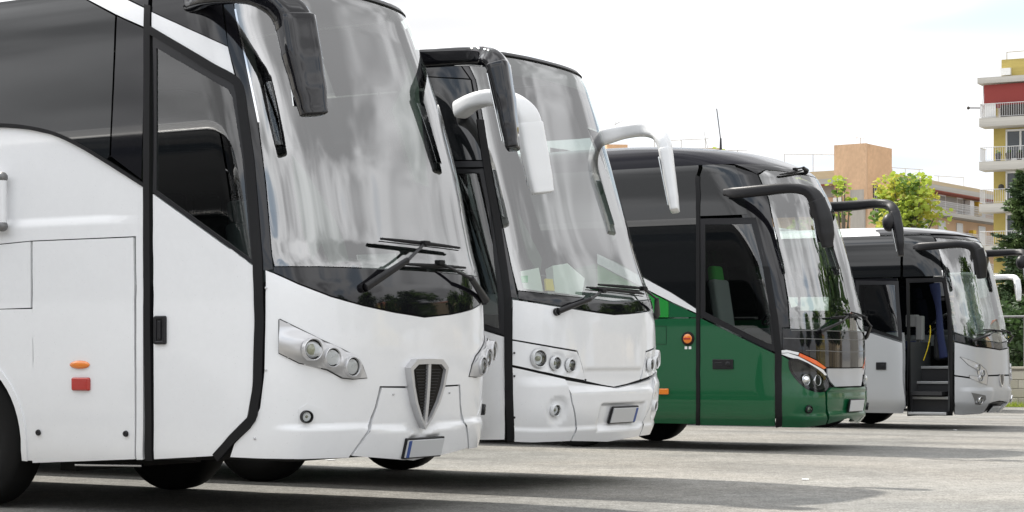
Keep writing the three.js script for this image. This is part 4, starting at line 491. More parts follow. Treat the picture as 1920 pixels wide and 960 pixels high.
// orange block further left, seen between mirrors over the green coach
{
  const g = thing('orange_apartment_building', 'low orange building whose roof shows over the green coach, left', 'building', [6.5, 0, -160], 0.1);
  part(g, 'wall', box(11.5, 17.3, 10, 5.6, 8.65, -5), B.orange); part(g, 'penthouse', box(1.7, 1.3, 5, 2.3, 17.9, -4), B.orangeDeep); part(g, 'penthouse', box(2.4, 0.9, 3, 9.9, 18.0, -4), B.cream); part(g, 'parapet', box(11.6, 0.25, 10.1, 5.6, 17.3, -5), B.cream);
  part(g, 'roof_frame', merge([bar([5.3, 17.6, -1], [5.3, 18.85, -1], 0.05), bar([7.5, 17.6, -1], [7.5, 18.9, -1], 0.05), bar([9.5, 17.6, -1], [9.5, 19.0, -1], 0.05), bar([5.2, 18.8, -1], [9.8, 19.05, -1], 0.04), bar([9.4, 19.6, -1], [9.8, 17.9, -1], 0.03), bar([12.2, 17.6, -1], [12.2, 18.1, -1], 0.05), bar([11, 18.1, -1], [13, 18.15, -1], 0.04)]), B.rail);
  part(g, 'aerial', merge([bar([2.4, 18.9, -3], [2.4, 20.6, -3], 0.04), bar([2.2, 20.3, -3], [3.0, 20.7, -3], 0.03), bar([2.5, 20.2, -3], [2.7, 20.75, -3], 0.025)]), B.rail);
}
// yellow apartment tower at the right edge; local x along the front to the right, z out of it
{
  const yaw = -28 * Math.PI / 180, g = thing('yellow_apartment_tower', 'yellow apartment tower with stacked balconies and red awning, right edge', 'building', [34.7, 0, -142], yaw);
  part(g, 'wall', box(18, 20.6, 12, 9, 10.3, -6.01), B.yellow); part(g, 'roof_wall', box(17.5, 1.3, 10, 9.4, 21.75, -4.5), B.yellow); part(g, 'roof_slab', box(19.4, 0.42, 3.2, 8.9, 20.85, 0.0), B.slab);
  part(g, 'side_wall_trim', box(0.06, 20.4, 0.5, -0.03, 10.2, -0.3), B.yellow);
  for (const [y, i] of [[17.85, 0], [14.75, 1], [11.75, 2], [8.75, 3], [5.75, 4]]) { const b = new THREE.Group(); b.name = 'balcony'; g.add(b); part(b, 'slab', box(19.2, 0.62, 1.7, 8.95, y, 0.86), B.slab); railing(b, 'railing', -0.6, 10, y + 0.31, 1.62, 1.0, 0.16, 0.05); if (y < 17) for (const t of [1.9, 6.2]) frenchDoor(g, t, y + 0.31, 2.0, 2.3, 0.04); }
  for (const t of [1.5, 5]) frenchDoor(g, t, 18.16, 2.2, 2.2, 0.04);
  part(g, 'awning', box(12, 1.7, 0.08, 5.6, 19.7, 1.3).translate(0, 0, 0), B.awning); part(g, 'awning_pole', bar([-0.5, 18.2, 1.5], [-0.45, 20.6, 1.2], 0.04), B.rail); part(g, 'balcony_screen', box(0.8, 1.0, 0.05, 0.1, 18.65, 1.5), B.white); part(g, 'dark_panel', box(9.5, 0.85, 0.05, 5.6, 18.6, 1.5), B.dark);
  part(g, 'roof_rail', merge([bar([0.9, 22.3, 0], [0.9, 23.0, 0], 0.05), bar([0.9, 23.0, 0], [12, 23.1, 0], 0.05)]), B.rail); part(g, 'wall_box', box(0.7, 0.5, 0.3, 1.0, 21.5, 0.62), B.white);
  part(g, 'wall_lamp', merge([bar([-0.6, 18.9, 1.6], [-1.4, 18.95, 1.6], 0.05), new THREE.SphereGeometry(0.12, 10, 8).translate(-1.45, 18.95, 1.6)]), B.dark);
  for (let i = 0; i < 4; i++) { const p = new THREE.Group(); p.name = numbered('plant_pot'); p.position.copy(new THREE.Vector3(0.6 + i * 0.75, 15.06, 1.25).applyAxisAngle(new THREE.Vector3(0, 1, 0), yaw).add(new THREE.Vector3(34.7, 0, -142))); scene.add(p); tag(p, 'dark plant pot behind the middle balcony railing of the yellow tower', 'plant pot', 'pots on the yellow tower balcony'); part(p, 'pot', lathe([[0, 0], [0.16, 0], [0.24, 0.55], [0.2, 0.55], [0.18, 0.45], [0, 0.45]], 14), B.dark); part(p, 'leaves', leafCloud(rng(90 + i), [[0, 0.62, 0, 0.18]], 24, 0.14), LEAF.mid); }
  part(g, 'hanging_plant', new THREE.IcosahedronGeometry(0.22, 1).translate(0.6, 13.3, 0.4), B.dark);
}
// what stands to the right, out of frame, and shows in the shiny fronts
{
  const mk = (x, D, w, h, d, yaw, mat, label) => { const g = thing('terrace_house', label, 'building', [x, 0, -D], yaw); part(g, 'wall', box(w, h, d, 0, h / 2, 0), mat); part(g, 'roof', new THREE.CylinderGeometry(0.01, d * 0.72, 1.8, 4, 1).rotateY(Math.PI / 4).scale(w / d, 1, 1).translate(0, h + 0.9, 0), B.brick); for (let f = 0; f < Math.floor(h / 3); f++) for (let i = 0; i < Math.floor(w / 2.6); i++) for (const k of [1, -1]) { const q = new THREE.Group(); q.name = 'window'; q.position.set(-w / 2 + 1.5 + i * 2.6, 1.2 + f * 3, k * (d / 2 + 0.03)); g.add(q); part(q, 'frame', box(1.2, 1.5, 0.08), B.white); part(q, 'pane', box(1.0, 1.3, 0.1), B.glass); } return g; };
  mk(62, 52, 16, 8.5, 10, 1.0, B.cream, 'cream house with red roof right of the frame, mirrored in coach fronts');
  mk(70, 30, 14, 7.5, 10, 1.25, B.yellow, 'yellow house with red roof right of the frame, mirrored in coach fronts');
  mk(58, 72, 15, 10, 10, 0.8, B.slab, 'pale tall house right of the frame, mirrored in coach fronts');
  const R = rng(77); for (let i = 0; i < 11; i++) { const a = 0.5 + i * 0.1, r = 36 + (i % 3) * 4; broadTree('roadside_tree', 'dark leafy roadside tree right of the frame, mirrored in coach fronts', Math.sin(a) * r, Math.cos(a) * r, 5.5 + R() * 3, 2.6, 200 + i, [LEAF.dark, LEAF.mid], 40, 46, 0.4, 'roadside trees right of the frame'); }
}
// ---------- nearest white coach
function nearCoach() {
  const S = makeSurf(NEAR_ROWS, 2.8), T = TRACE.near, g = coachAt('coach', 'nearest white coach with silver V grille and black mirrors, at the left', -0.597, 13.82);
  shell(g, S, { roofV: 3.7, roofMat: M.white, paint: M.white, farS: 1.41, pillarS: 1.24, farBelt: 1.72, wheelX: -3.24, rearX: -9.4, seat: M.seatGrey, guide: M.seatPale, floorX: -2.6 });
  part(g, 'inner_liner', patch(S, [[-S.end, 1.3], [-1.7, 1.3], [-1.7, 0.45], [-0.8, 0.47], [0.8, 0.47], [1.5, 0.48], [1.75, 0.44], [2.6, 0.41], [3.35, 0.38], [3.35, 1.3], [S.end, 1.3], [S.end, 1.6], [-S.end, 1.6]], { off: -0.028, thick: 0 }), M.liner);
  part(g, 'side_panel', patch(S, T.belt_panel, { vstep: 0.03, disp: (s, v) => -0.014 * sstep(2.03, 2.1, v) * sstep(2.3, 2.6, s) }), M.white);
  part(g, 'locker_door', patch(S, T.locker_door, {}), M.white);
  part(g, 'locker_door', patch(S, T.locker_upper, {}), M.white);
  part(g, 'wheel_arch_panel', patch(S, [...skirt(S, -2.53, -4.45, 0.36, 1.445, [-3.24], 0.6)], {}), M.white);
  part(g, 'wheel_arch_lip', archLip(S, -3.24, 0.36), M.white);
  part(g, 'side_skirt', patch(S, skirt(S, -4.47, -12, 0.36, 1.88, [-9.4], 0.6), {}), M.white);
  part(g, 'side_window', patch(S, T.window_rear, { thick: 0 }), M.sideGlass);
  for (let i = 0; i < 3; i++) { const a = S.sx(-5.65 - i * 2.1, 3), b = S.sx(-7.7 - i * 2.1, 3); part(g, 'side_window', patch(S, [[a, 2.87], [a, 3.62], [b, 3.62], [b, 2.87]], { thick: 0 }), M.sideGlass); }
  part(g, 'window_pillar', patch(S, T.pillar_panel, { off: 0.001, thick: 0.01 }), M.blackGloss);
  part(g, 'diagonal_band', patch(S, T.band_rear, { off: 0.003 }), M.white);
  part(g, 'diagonal_band', patch(S, T.band_door, { off: 0.003 }), M.white);
  part(g, 'cornice_panel', patch(S, T.upper_black, {}), M.blackGloss); part(g, 'cornice_panel', patch(S, T.upper_black_rear, {}), M.blackGloss);
  part(g, 'window_pillar', patch(S, T.pillar, {}), M.blackGloss);
  const d = new THREE.Group(); d.name = 'door'; g.add(d);
  part(d, 'door_frame', ringPatch(S, T.door_outer, T.door_inner, { off: 0.004 }), M.blackSatin);
  part(d, 'door_glass', patch(S, T.door_inner, { off: -0.004, thick: 0 }), M.doorGlass);
  part(d, 'door_panel', patch(S, T.door_panel, { off: 0.001 }), M.white);
  part(d, 'handle', onSurf(S, ...T.marks[4], 0.008, merge([box(0.1, 0.03, 0.025, 0, 0, 0.085, 0.01), box(0.1, 0.03, 0.025, 0, 0, -0.085, 0.01), box(0.025, 0.03, 0.19, 0.04, 0, 0, 0.01), box(0.025, 0.03, 0.19, -0.04, 0, 0, 0.01), box(0.09, 0.01, 0.17), box(0.028, 0.026, 0.13, 0, 0.004, 0, 0.008)])), M.blackSatin);
  part(g, 'door_seal', ribbon(S, T.seal_door, 0.062, { off: 0.014, thick: 0.04 }), M.rubber);
  part(g, 'door_seal', ribbon(S, T.seal_rear_door, 0.058, { off: 0.012, thick: 0.04 }), M.rubber);
  part(g, 'window_seal', ribbon(S, T.seal_belt, 0.026, { off: 0.012, thick: 0.03 }), M.rubber);
  const ws = part(g, 'windshield', patch(S, sym(T.windshield), { off: 0, thick: 0, step: 0.04, vstep: 0.05, disp: wavy(1) }), M.windshield);
  part(ws, 'chrome_strip', ribbon(S, T.chrome, 0.012, { off: 0.01, thick: 0.014 }), M.chrome);
  for (const k of [1, -1]) { const L = T.windshield.slice(2, 12).map(([s, v]) => [k * (s - 0.035), v]); part(ws, 'edge_band', ribbon(S, L, 0.07, { off: -0.012, thick: 0.006, k: 2 }), M.blackSatin); }
  part(g, 'roof_brow', ribbon(S, [[-1.25, 3.7], [-0.6, 3.705], [0, 3.706], [0.6, 3.705], [1.25, 3.7]], 0.03, { off: 0.012, thick: 0.03, k: 6 }), M.blackSatin);
  part(g, 'cowl', patch(S, sym(T.cowl), { off: 0.002, step: 0.04 }), M.blackGloss);
  const crease = (s, v) => 0.02 * Math.exp(-Math.pow((v - 0.9 - 0.0 * s) / 0.3, 2)) * 0;
  const ridge = (s) => { const q = Math.abs(s); return 0.564 + 0.06 * sstep(0, 0.22, q) + 0.03 * sstep(0.2, 1.0, q); };
  const lip = (s, v) => 0.03 * sstep(0.012, -0.03, v - ridge(s)) * sstep(1.36, 1.1, Math.abs(s)) - 0.02 * sstep(0.2, 0.16, Math.abs(s + 0.04)) * sstep(0.56, 0.54, v);
  part(g, 'front_panel', patch(S, sym(T.front_panel), { off: 0.001, step: 0.035, vstep: 0.03, disp: (s, v) => lip(s, v) + crease(s, v) }), M.white);
  part(g, 'bumper_section', patch(S, sym(T.bumper_middle), { off: 0.001, step: 0.03, vstep: 0.025, disp: lip }), M.white);
  for (const k of [1, -1]) {
    const h = new THREE.Group(); h.name = 'headlight'; g.add(h); const pol = k > 0 ? T.headlight : flip(T.headlight);
    part(h, 'housing', patch(S, pol, { off: 0.008, thick: 0.016, step: 0.025, vstep: 0.025, disp: (s, v) => { let o = 0; T.lamps.forEach(([a, b], i) => { const r = Math.hypot(k * s - a, v - b); o += i ? 0.03 * sstep(0.13, 0.065, r) : 0.055 * sstep(0.16, 0.05, Math.hypot((k * s - a) * (k * s > a ? 0.5 : 1.3), (v - b) * 1.25 - Math.max(0, k * s - a) * 0.3)); }); return o; } }), M.silverTrim);
    part(h, 'gap_line', ribbon(S, [...T.headlight, T.headlight[0]].map(([s, v]) => [k * s, v]), 0.012, { off: 0.006, thick: 0.006, k: 1 }), M.rubber);
    T.lamps.forEach(([s, v], i) => lampOn(h, S, k * s, v, i ? 0.068 : 0.075, i ? 0.04 : 0.07, 0.45, M.silverTrim, i ? M.lens : M.bulb, 'headlamp', i ? 0.3 : 0.6));
    const [fs, fv] = T.fog[0]; part(g, 'fog_pocket', patch(S, [[fs + 0.05, fv - 0.07], [fs + 0.055, fv + 0.05], [fs, fv + 0.085], [fs - 0.1, fv + 0.05], [fs - 0.22, fv - 0.055]].map(([s, v]) => [k * s, v]), { off: 0.006, thick: 0.006, step: 0.02, vstep: 0.02, disp: (s, v) => -0.0 }), M.whiteSoft);
    lampOn(g, S, k * fs, fv, 0.042, 0.014, 0.3, M.blackSatin, M.bulb, 'fog_lamp');
  }
  const em = new THREE.Group(); em.name = 'grille_emblem'; g.add(em); const O = [[0.235, 1.03], [0.17, 1.1], [0, 1.105]], half = [[0, 1.092], [0.16, 1.088], [0.235, 1.03], [0.2, 0.9], [0.15, 0.785], [0.075, 0.68], [0, 0.605]], inn = [[0, 1.056], [0.14, 1.053], [0.2, 1.014], [0.172, 0.9], [0.125, 0.79], [0.058, 0.69], [0, 0.632]];
  part(em, 'shield_frame', ringPatch(S, sym(half), sym(inn), { off: 0.055, thick: 0.07 }), M.silverTrim);
  part(em, 'shield_mesh', patch(S, sym(inn), { off: 0.03, thick: 0, step: 0.03 }), M.grille);
  for (let i = 0; i < 16; i++) { const v = 0.7 + i * 0.021, w = 0.03 + 0.14 * (v - 0.65) / 0.4; part(em, 'grille_slat', ribbon(S, [[-w, v], [0, v], [w, v]], 0.007, { off: 0.038, thick: 0.008, k: 1 }), M.blackSatin); }
  part(em, 'emblem_bar', ribbon(S, [[0, 1.06], [0, 0.85], [0, 0.625]], 0.034, { off: 0.05, thick: 0.03, k: 2 }), M.silverTrim);
  numberPlate(g, S, -0.04, 0.475, 0.45, 0.125, 0.05, -1);
  const A = T.marks; const am = part(g, 'side_marker_lamp', onSurf(S, ...A[0], 0.004, new THREE.SphereGeometry(1, 24, 12).scale(0.095, 0.022, 0.03)), M.amber); tag(am, 'amber oval marker lamp');
  const rd = part(g, 'side_marker_lamp', onSurf(S, ...A[1], 0.006, box(0.17, 0.035, 0.095, 0, 0, 0, 0.016)), M.red); tag(rd, 'red rounded marker lamp');
  for (const k of [2, 3]) part(g, 'locker_lock', onSurf(S, ...A[k], 0.004, lathe([[0, 0.008], [0.008, 0.008], [0.012, 0.014], [0.02, 0.012], [0.022, 0]], 18)), M.blackSatin);
  for (const q of T.screws) part(g, 'screw', onSurf(S, q[0], q[1], 0.004, screwGeo), M.silverTrim);
  const [r0, r1, r2, r3] = T.rail.map((q) => placer(S, 0.05).P(...q)), rl = new THREE.Group(); rl.name = 'side_rail'; g.add(rl);
  part(rl, 'rail_tube', merge([tube([r1, r2], 0.032, 6, 12), tube([r1, [r1[0] - 0.9, r1[1], r1[2]]], 0.03, 6, 12), tube([r2, [r2[0] - 0.9, r2[1], r2[2]]], 0.03, 6, 12)]), M.whiteSoft);
  for (const q of [r1, r2]) part(rl, 'corner_cap', new THREE.SphereGeometry(0.04, 16, 12).translate(...q), M.rim);
  wiper(g, S, T.wipers[0], T.wipers[1], T.wipers[2], T.wipers[3], 0.09);
  wiper(g, S, [-0.98, 1.52], T.wipers[4], T.wipers[5], T.wipers[6], 0.06);
  mirrorPair(g, [[-1.15, 3.42, 1.16, 0.06, 0.07], [-0.85, 3.43, 1.3, 0.07, 0.07], [-0.5, 3.42, 1.33, 0.08, 0.07], [-0.32, 3.39, 1.31, 0.1, 0.078], [-0.22, 3.33, 1.27, 0.12, 0.084], [-0.185, 3.25, 1.252, 0.126, 0.082]], [[-0.19, 3.31, 1.25, 0.13, 0.085], [-0.14, 3.1, 1.25, 0.13, 0.075], [-0.09, 2.88, 1.24, 0.115, 0.062], [-0.05, 2.68, 1.23, 0.095, 0.05]], M.blackGloss, null, 0.1);
  part(g, 'sun_visor_post', patch(S, T.visor, { off: -0.09, thick: 0.03 }), M.visor);
  part(g, 'curtain', patch(S, T.leaf, { off: -0.22, thick: 0.02 }), M.visor);
  part(g, 'step_bar', tube([[-1.6, 0.35, 1.15], [-2.2, 0.34, 1.18]], 0.012, 4, 8), M.chrome);
  return g;
}
// ---------- second white coach (white mirrors)
function secondCoach(X, D, label) {
  const S = makeSurf(SECOND_ROWS, 2.8), T = TRACE.second, g = coachAt('coach', label, X, D);
  shell(g, S, { roofV: 3.66, roofMat: M.white, paint: M.white, farS: 1.29, pillarS: 1.14, farBelt: 1.72, wheelX: -2.98, rearX: -9.2, seat: M.seatGrey, floorX: -2.6 });
  part(g, 'inner_liner', patch(S, [[-S.end, 1.2], [-1.7, 1.2], [-1.7, 0.45], [2.3, 0.44], [2.3, 1.2], [S.end, 1.2], [S.end, 1.5], [1.4, 1.24], [1.28, 1.5], [-S.end, 1.5]], { off: -0.028, thick: 0 }), M.liner);
  part(g, 'hood', patch(S, sym(T.hood), { off: 0, step: 0.04, vstep: 0.03, disp: (s, v) => -0.012 * sstep(0.008, -0.012, v - 1.0) * sstep(0.55, 0.45, Math.abs(s)) }), M.white);
  part(g, 'bumper_section', patch(S, sym(T.bumper_middle), { off: 0.008, thick: 0.03, step: 0.04, vstep: 0.025, disp: (s, v) => 0.03 * sstep(0.87, 0.8, v) + 0.018 * sstep(0.545, 0.52, v) - 0.03 * sstep(0.42, 0.4, Math.abs(s + 0.14)) * sstep(0.5, 0.52, v) * sstep(0.72, 0.7, v) }), M.white);
  for (const k of [1, -1]) { const F = (P) => k > 0 ? P : flip(P), h = new THREE.Group(); h.name = 'headlight'; g.add(h);
    part(h, 'housing', patch(S, F(T.lamp_panel), { off: 0.002, step: 0.025, vstep: 0.025, disp: (s, v) => { let o = 0; for (const [a, b] of T.lamps) o -= 0.02 * sstep(0.11, 0.06, Math.hypot(k * s - a + 0.03, v - b)); return o; } }), M.white);
    T.lamps.forEach(([s, v], i) => lampOn(h, S, k * s, v, i ? 0.055 : 0.075, 0.012, 0.3, M.whiteSoft));
    part(g, 'bumper_corner', patch(S, F(T.bumper_corner), { off: 0.008, thick: 0.03, step: 0.04, vstep: 0.025, disp: (s, v) => 0.03 * sstep(0.95, 0.86, v) * sstep(1.3, 1.0, Math.abs(s)) + 0.018 * sstep(0.545, 0.52, v) - 0.025 * sstep(0.13, 0.07, Math.hypot(k * s - T.fog[0][0] + 0.02, v - T.fog[0][1])) }), M.white);
    lampOn(g, S, k * T.fog[0][0], T.fog[0][1], 0.05, 0.026, 0.3, M.whiteSoft, M.bulb, 'fog_lamp'); }
  const ws = part(g, 'windshield', patch(S, sym(T.windshield), { thick: 0, step: 0.04, vstep: 0.05, disp: wavy(2) }), M.windshield);
  for (const k of [1, -1]) part(ws, 'edge_band', ribbon(S, T.windshield.slice(2, 13).map(([s, v]) => [k * (s - 0.03), v]), 0.06, { off: -0.012, thick: 0.006, k: 2 }), M.blackSatin);
  part(ws, 'tint_band', ribbon(S, [[-1.0, 3.56], [-0.5, 3.575], [0, 3.58], [0.5, 3.575], [1.0, 3.56]], 0.16, { off: -0.012, thick: 0.006 }), M.blackSatin);
  part(g, 'roof_brow', ribbon(S, [[-1.25, 3.66], [-0.6, 3.67], [0, 3.675], [0.6, 3.67], [1.25, 3.66]], 0.03, { off: 0.014, thick: 0.03, k: 6 }), M.blackSatin);
  part(g, 'cowl', patch(S, sym(T.cowl), { off: 0.002, step: 0.04 }), M.blackGloss);
  part(g, 'window_pillar', patch(S, T.pillar, {}), M.blackGloss);
  const d = new THREE.Group(); d.name = 'door'; g.add(d);
  part(d, 'door_frame', ringPatch(S, T.door_outer, T.door_inner, { off: 0.004 }), M.blackSatin); part(d, 'door_glass', patch(S, T.door_inner, { off: -0.004, thick: 0 }), M.doorGlass); part(d, 'door_panel', patch(S, T.door_panel, {}), M.white);
  part(g, 'door_seal', ribbon(S, T.seal_door, 0.06, { off: 0.014, thick: 0.04 }), M.rubber);
  part(g, 'quarter_window', patch(S, T.upper_window, { thick: 0 }), M.sideGlass);
  part(g, 'window_rail', ribbon(S, [[1.19, 2.69], [1.5, 2.69], [1.72, 2.69]], 0.05, { off: 0.006 }), M.blackSatin);
  part(g, 'cornice_panel', patch(S, [[1.14, 3.42], [1.35, 3.43], [1.5, 3.45], [1.62, 2.98], [1.7, 2.7], [2.0, 2.7], [2.0, 3.65], [1.25, 3.65]], {}), M.blackGloss);
  part(g, 'side_window', patch(S, [[2.02, 2.0], [2.02, 3.64], [S.end, 3.64], [S.end, 2.0]], { thick: 0 }), M.sideGlass);
  part(g, 'side_panel', patch(S, skirt(S, -1.42, -12, 0.4, 1.97, [-2.98, -9.2]), {}), M.white);
  part(g, 'wheel_arch_lip', archLip(S, -2.98, 0.4), M.white);
  numberPlate(g, S, -0.16, 0.615, 0.45, 0.13, 0.04, 1);
  for (const q of T.screws) part(g, 'screw', onSurf(S, q[0], q[1], 0.016, screwGeo), M.blackSatin);
  wiper(g, S, T.wipers[0], T.wipers[1], T.wipers[2], T.wipers[3], 0.08); wiper(g, S, [-0.98, 1.47], T.wipers[5], T.wipers[6], T.wipers[7], 0.06);
  mirrorPair(g, [[-0.8, 3.14, 1.2, 0.075, 0.075], [-0.6, 3.19, 1.28, 0.065, 0.065], [-0.4, 3.2, 1.29, 0.07, 0.068], [-0.25, 3.15, 1.26, 0.085, 0.07], [-0.165, 3.05, 1.215, 0.112, 0.066], [-0.13, 2.93, 1.198, 0.116, 0.058]], [[-0.14, 2.98, 1.2, 0.12, 0.062], [-0.1, 2.78, 1.19, 0.12, 0.055], [-0.06, 2.58, 1.18, 0.115, 0.048], [-0.03, 2.43, 1.17, 0.105, 0.04]], M.whiteSoft);
  part(g, 'sun_visor_post', patch(S, T.visor, { off: -0.08, thick: 0.02 }), M.visor); part(g, 'curtain', patch(S, T.leaf, { off: -0.2, thick: 0.02 }), M.visor);
  return g;
}
// ---------- green coach
function greenCoach() {
  const S = makeSurf(GREEN_ROWS, 2.6), T = TRACE.green, g = coachAt('coach', 'dark green coach with black roof and white swoosh, third in the row', 4.009, 23.56, 0.95);
  shell(g, S, { roofV: 3.5, roofMat: M.roofBlack, paint: M.green, farS: 1.345, pillarS: 1.345, farBelt: 1.62, wheelX: -3.25, rearX: -9.2, seat: M.seatPale, headrest: M.seatGreen, floorX: -2.4 });
  part(g, 'inner_liner', patch(S, [[-S.end, 1.1], [-1.7, 1.1], [-1.7, 0.4], [2.35, 0.32], [2.5, 1.12], [S.end, 1.1], [S.end, 1.55], [2.4, 1.55], [1.45, 1.14], [1.3, 1.4], [-S.end, 1.4]], { off: -0.028, thick: 0 }), M.liner);
  part(g, 'side_window', patch(S, T.win_rear, { thick: 0, vstep: 0.05 }), M.sideGlass); part(g, 'quarter_window', patch(S, T.win_front, { thick: 0, vstep: 0.05 }), M.sideGlass);
  part(g, 'swoosh_stripe', patch(S, T.swoosh, { off: 0.002 }), M.white);
  part(g, 'side_strip', patch(S, T.dark_strip, {}), M.green); part(g, 'side_strip', patch(S, T.light_strip, {}), M.lightGreen); part(g, 'side_strip', patch(S, T.rear_top, {}), M.green);
  part(g, 'side_panel', patch(S, skirt(S, S.at(2.428, 1)[0], -12, 0.27, 1.585, [-3.25, -9.2], 0.6), {}), M.green);
  part(g, 'wheel_arch_lip', archLip(S, -3.25, 0.27), M.green);
  const fl = part(g, 'filler_flap', patch(S, T.flap, { off: 0.004, thick: 0.006 }), M.green); part(fl, 'flap_gap', ribbon(S, [...T.flap, T.flap[0]], 0.01, { off: 0.003, thick: 0.004, k: 1 }), M.rubber);
  const d = new THREE.Group(); d.name = 'door'; g.add(d);
  part(d, 'door_frame', ringPatch(S, T.door_outer, T.door_inner, { off: 0.004 }), M.blackSatin); part(d, 'door_glass', patch(S, T.door_inner, { off: -0.004, thick: 0 }), M.doorGlass); part(d, 'door_panel', patch(S, T.door_panel, {}), M.green);
  part(d, 'handle', onSurf(S, ...T.marks[2], 0.008, merge([box(0.28, 0.02, 0.12, 0, 0, 0, 0.008), box(0.1, 0.03, 0.05, -0.06, 0, 0, 0.008), lathe([[0, 0.02], [0.03, 0.02], [0.035, 0.005]], 16).translate(0.07, 0, 0)])), M.blackSatin);
  part(g, 'door_seal', ribbon(S, T.seal_door, 0.08, { off: 0.014, thick: 0.04 }), M.rubber); part(g, 'door_seal', ribbon(S, T.seal_rear_door, 0.05, { off: 0.01, thick: 0.03 }), M.rubber);
  part(g, 'window_pillar', patch(S, T.pillar, { off: -0.006 }), M.blackGloss); part(g, 'window_pillar', patch(S, flip(T.pillar), { off: -0.006 }), M.blackGloss);
  part(g, 'cornice_panel', patch(S, [[1.06, 3.37], [1.19, 3.47], [1.23, 3.5], [0.9, 3.5], [0, 3.5], [-0.9, 3.5], [-1.23, 3.5], [-1.19, 3.47], [-1.06, 3.37], [-0.9, 3.43], [0, 3.43], [0.9, 3.43]], { off: 0.001, vstep: 0.03 }), M.blackGloss);
  const ws = part(g, 'windshield', patch(S, sym(T.windshield), { thick: 0, step: 0.04, vstep: 0.05, disp: wavy(3) }), M.windshield);
  for (const k of [1, -1]) part(ws, 'edge_band', ribbon(S, T.windshield.slice(2, 10).map(([s, v]) => [k * (s - 0.03), v]), 0.06, { off: -0.012, thick: 0.006, k: 2 }), M.blackSatin);
  const cw = part(g, 'cowl', patch(S, sym(T.cowl), { off: 0.002, step: 0.04 }), M.blackGloss);
  for (const L of [T.trim1, T.trim2, [[1.18, 1.428], [0.7, 1.427], [0, 1.427]]]) part(cw, 'chrome_strip', ribbon(S, [...L, ...L.slice(0, -1).reverse().map(([s, v]) => [-s, v])], 0.009, { off: 0.008, thick: 0.008 }), M.rim);
  for (const k of [1, -1]) { const F = (P) => k > 0 ? P : flip(P);
    part(g, 'brow_stripe', patch(S, F(T.brow), { off: 0.006 }), M.white); part(g, 'indicator_lamp', patch(S, F(T.brow_orange), { off: 0.006 }), M.orange); part(g, 'brow_stripe', patch(S, F(T.brow_lower), { off: 0.004 }), M.white);
    part(g, 'bumper_corner', patch(S, F(T.bumper_side), { off: 0.004, thick: 0.03, step: 0.04, vstep: 0.03, disp: (s, v) => 0.03 * sstep(0.42, 0.36, v) * sstep(1.3, 0.9, Math.abs(s)) }), M.green);
    const h = new THREE.Group(); h.name = 'headlight'; g.add(h);
    part(h, 'housing', patch(S, F(T.headlight), { off: -0.05, thick: 0.01 }), M.grille); part(h, 'lens', patch(S, F(T.headlight), { off: 0.006, thick: 0 }), M.lens);
    part(h, 'frame', ribbon(S, [...T.headlight, T.headlight[0]].map(([s, v]) => [k * s, v]), 0.03, { off: 0.008, thick: 0.05, k: 3 }), M.blackGloss);
    for (const [s, v] of T.lamps) part(h, 'lamp_ring', onSurf(S, k * s, v, -0.02, ringGeo(0.07), 0.4), M.chrome); part(h, 'projector', onSurf(S, k * T.lamps[0][0], T.lamps[0][1], -0.02, new THREE.SphereGeometry(0.055, 20, 12), 0.4), M.mirrorGlass);
    part(h, 'reflector', onSurf(S, k * T.lamps[1][0], T.lamps[1][1], -0.02, bowlGeo(0.075), 0.4), M.chrome);
    lampOn(g, S, k * T.fog[0][0], T.fog[0][1], 0.05, 0.02, 0.3, M.blackSatin, M.bulb, 'fog_lamp'); }
  part(g, 'chin_panel', patch(S, sym(T.chin), { off: 0.006, step: 0.04 }), M.silver);
  part(g, 'bumper_section', patch(S, sym(T.bumper_middle), { off: 0.004, thick: 0.03, step: 0.04, vstep: 0.025, disp: (s, v) => 0.03 * sstep(0.44, 0.39, v) + 0.02 * sstep(0.66, 0.7, v) }), M.green);
  numberPlate(g, S, -0.13, 0.5, 0.46, 0.14, 0.05);
  part(g, 'stop_button', onSurf(S, ...T.marks[0], 0.01, lathe([[0, 0.02], [0.05, 0.016], [0.062, 0]], 24)), M.amber); part(g, 'stop_button_ring', onSurf(S, ...T.marks[0], 0.002, lathe([[0.06, 0.012], [0.085, 0.012], [0.09, -0.004]], 24)), M.grille); part(g, 'stop_button_bar', onSurf(S, ...T.marks[0], 0.03, box(0.09, 0.008, 0.02)), M.red);
  for (const k of [-1, 1]) part(g, 'button_symbol', onSurf(S, T.marks[3][0] + k * 0.028, T.marks[3][1], 0.001, box(0.035, 0.003, 0.035)), M.paper);
  part(g, 'side_marker_lamp', onSurf(S, ...T.marks[1], 0.01, box(0.14, 0.03, 0.075, 0, 0, 0, 0.012)), M.amber);
  wiper(g, S, T.wipers[0], T.wipers[1], T.wipers[3], T.wipers[2], 0.09); wiper(g, S, [-0.98, 1.36], [-0.55, 1.6], [-0.1, 1.66], [-0.8, 1.6], 0.07); wiper(g, S, [-0.2, 3.47], [0.3, 3.44], [0.72, 3.36], [0.0, 3.46], 0.05);
  mirrorPair(g, [[-1.08, 3.13, 1.27, 0.05, 0.045], [-0.9, 3.11, 1.36, 0.06, 0.068], [-0.5, 3.12, 1.42, 0.065, 0.066], [-0.15, 3.13, 1.4, 0.07, 0.06], [0.04, 3.09, 1.35, 0.085, 0.062], [0.12, 3.0, 1.305, 0.1, 0.067], [0.16, 2.87, 1.28, 0.108, 0.066]], [[0.13, 2.98, 1.3, 0.105, 0.07], [0.19, 2.78, 1.26, 0.12, 0.066], [0.22, 2.6, 1.24, 0.115, 0.056], [0.24, 2.43, 1.23, 0.075, 0.04]], M.blackSatin, [0.09, 2.86, 1.2]);
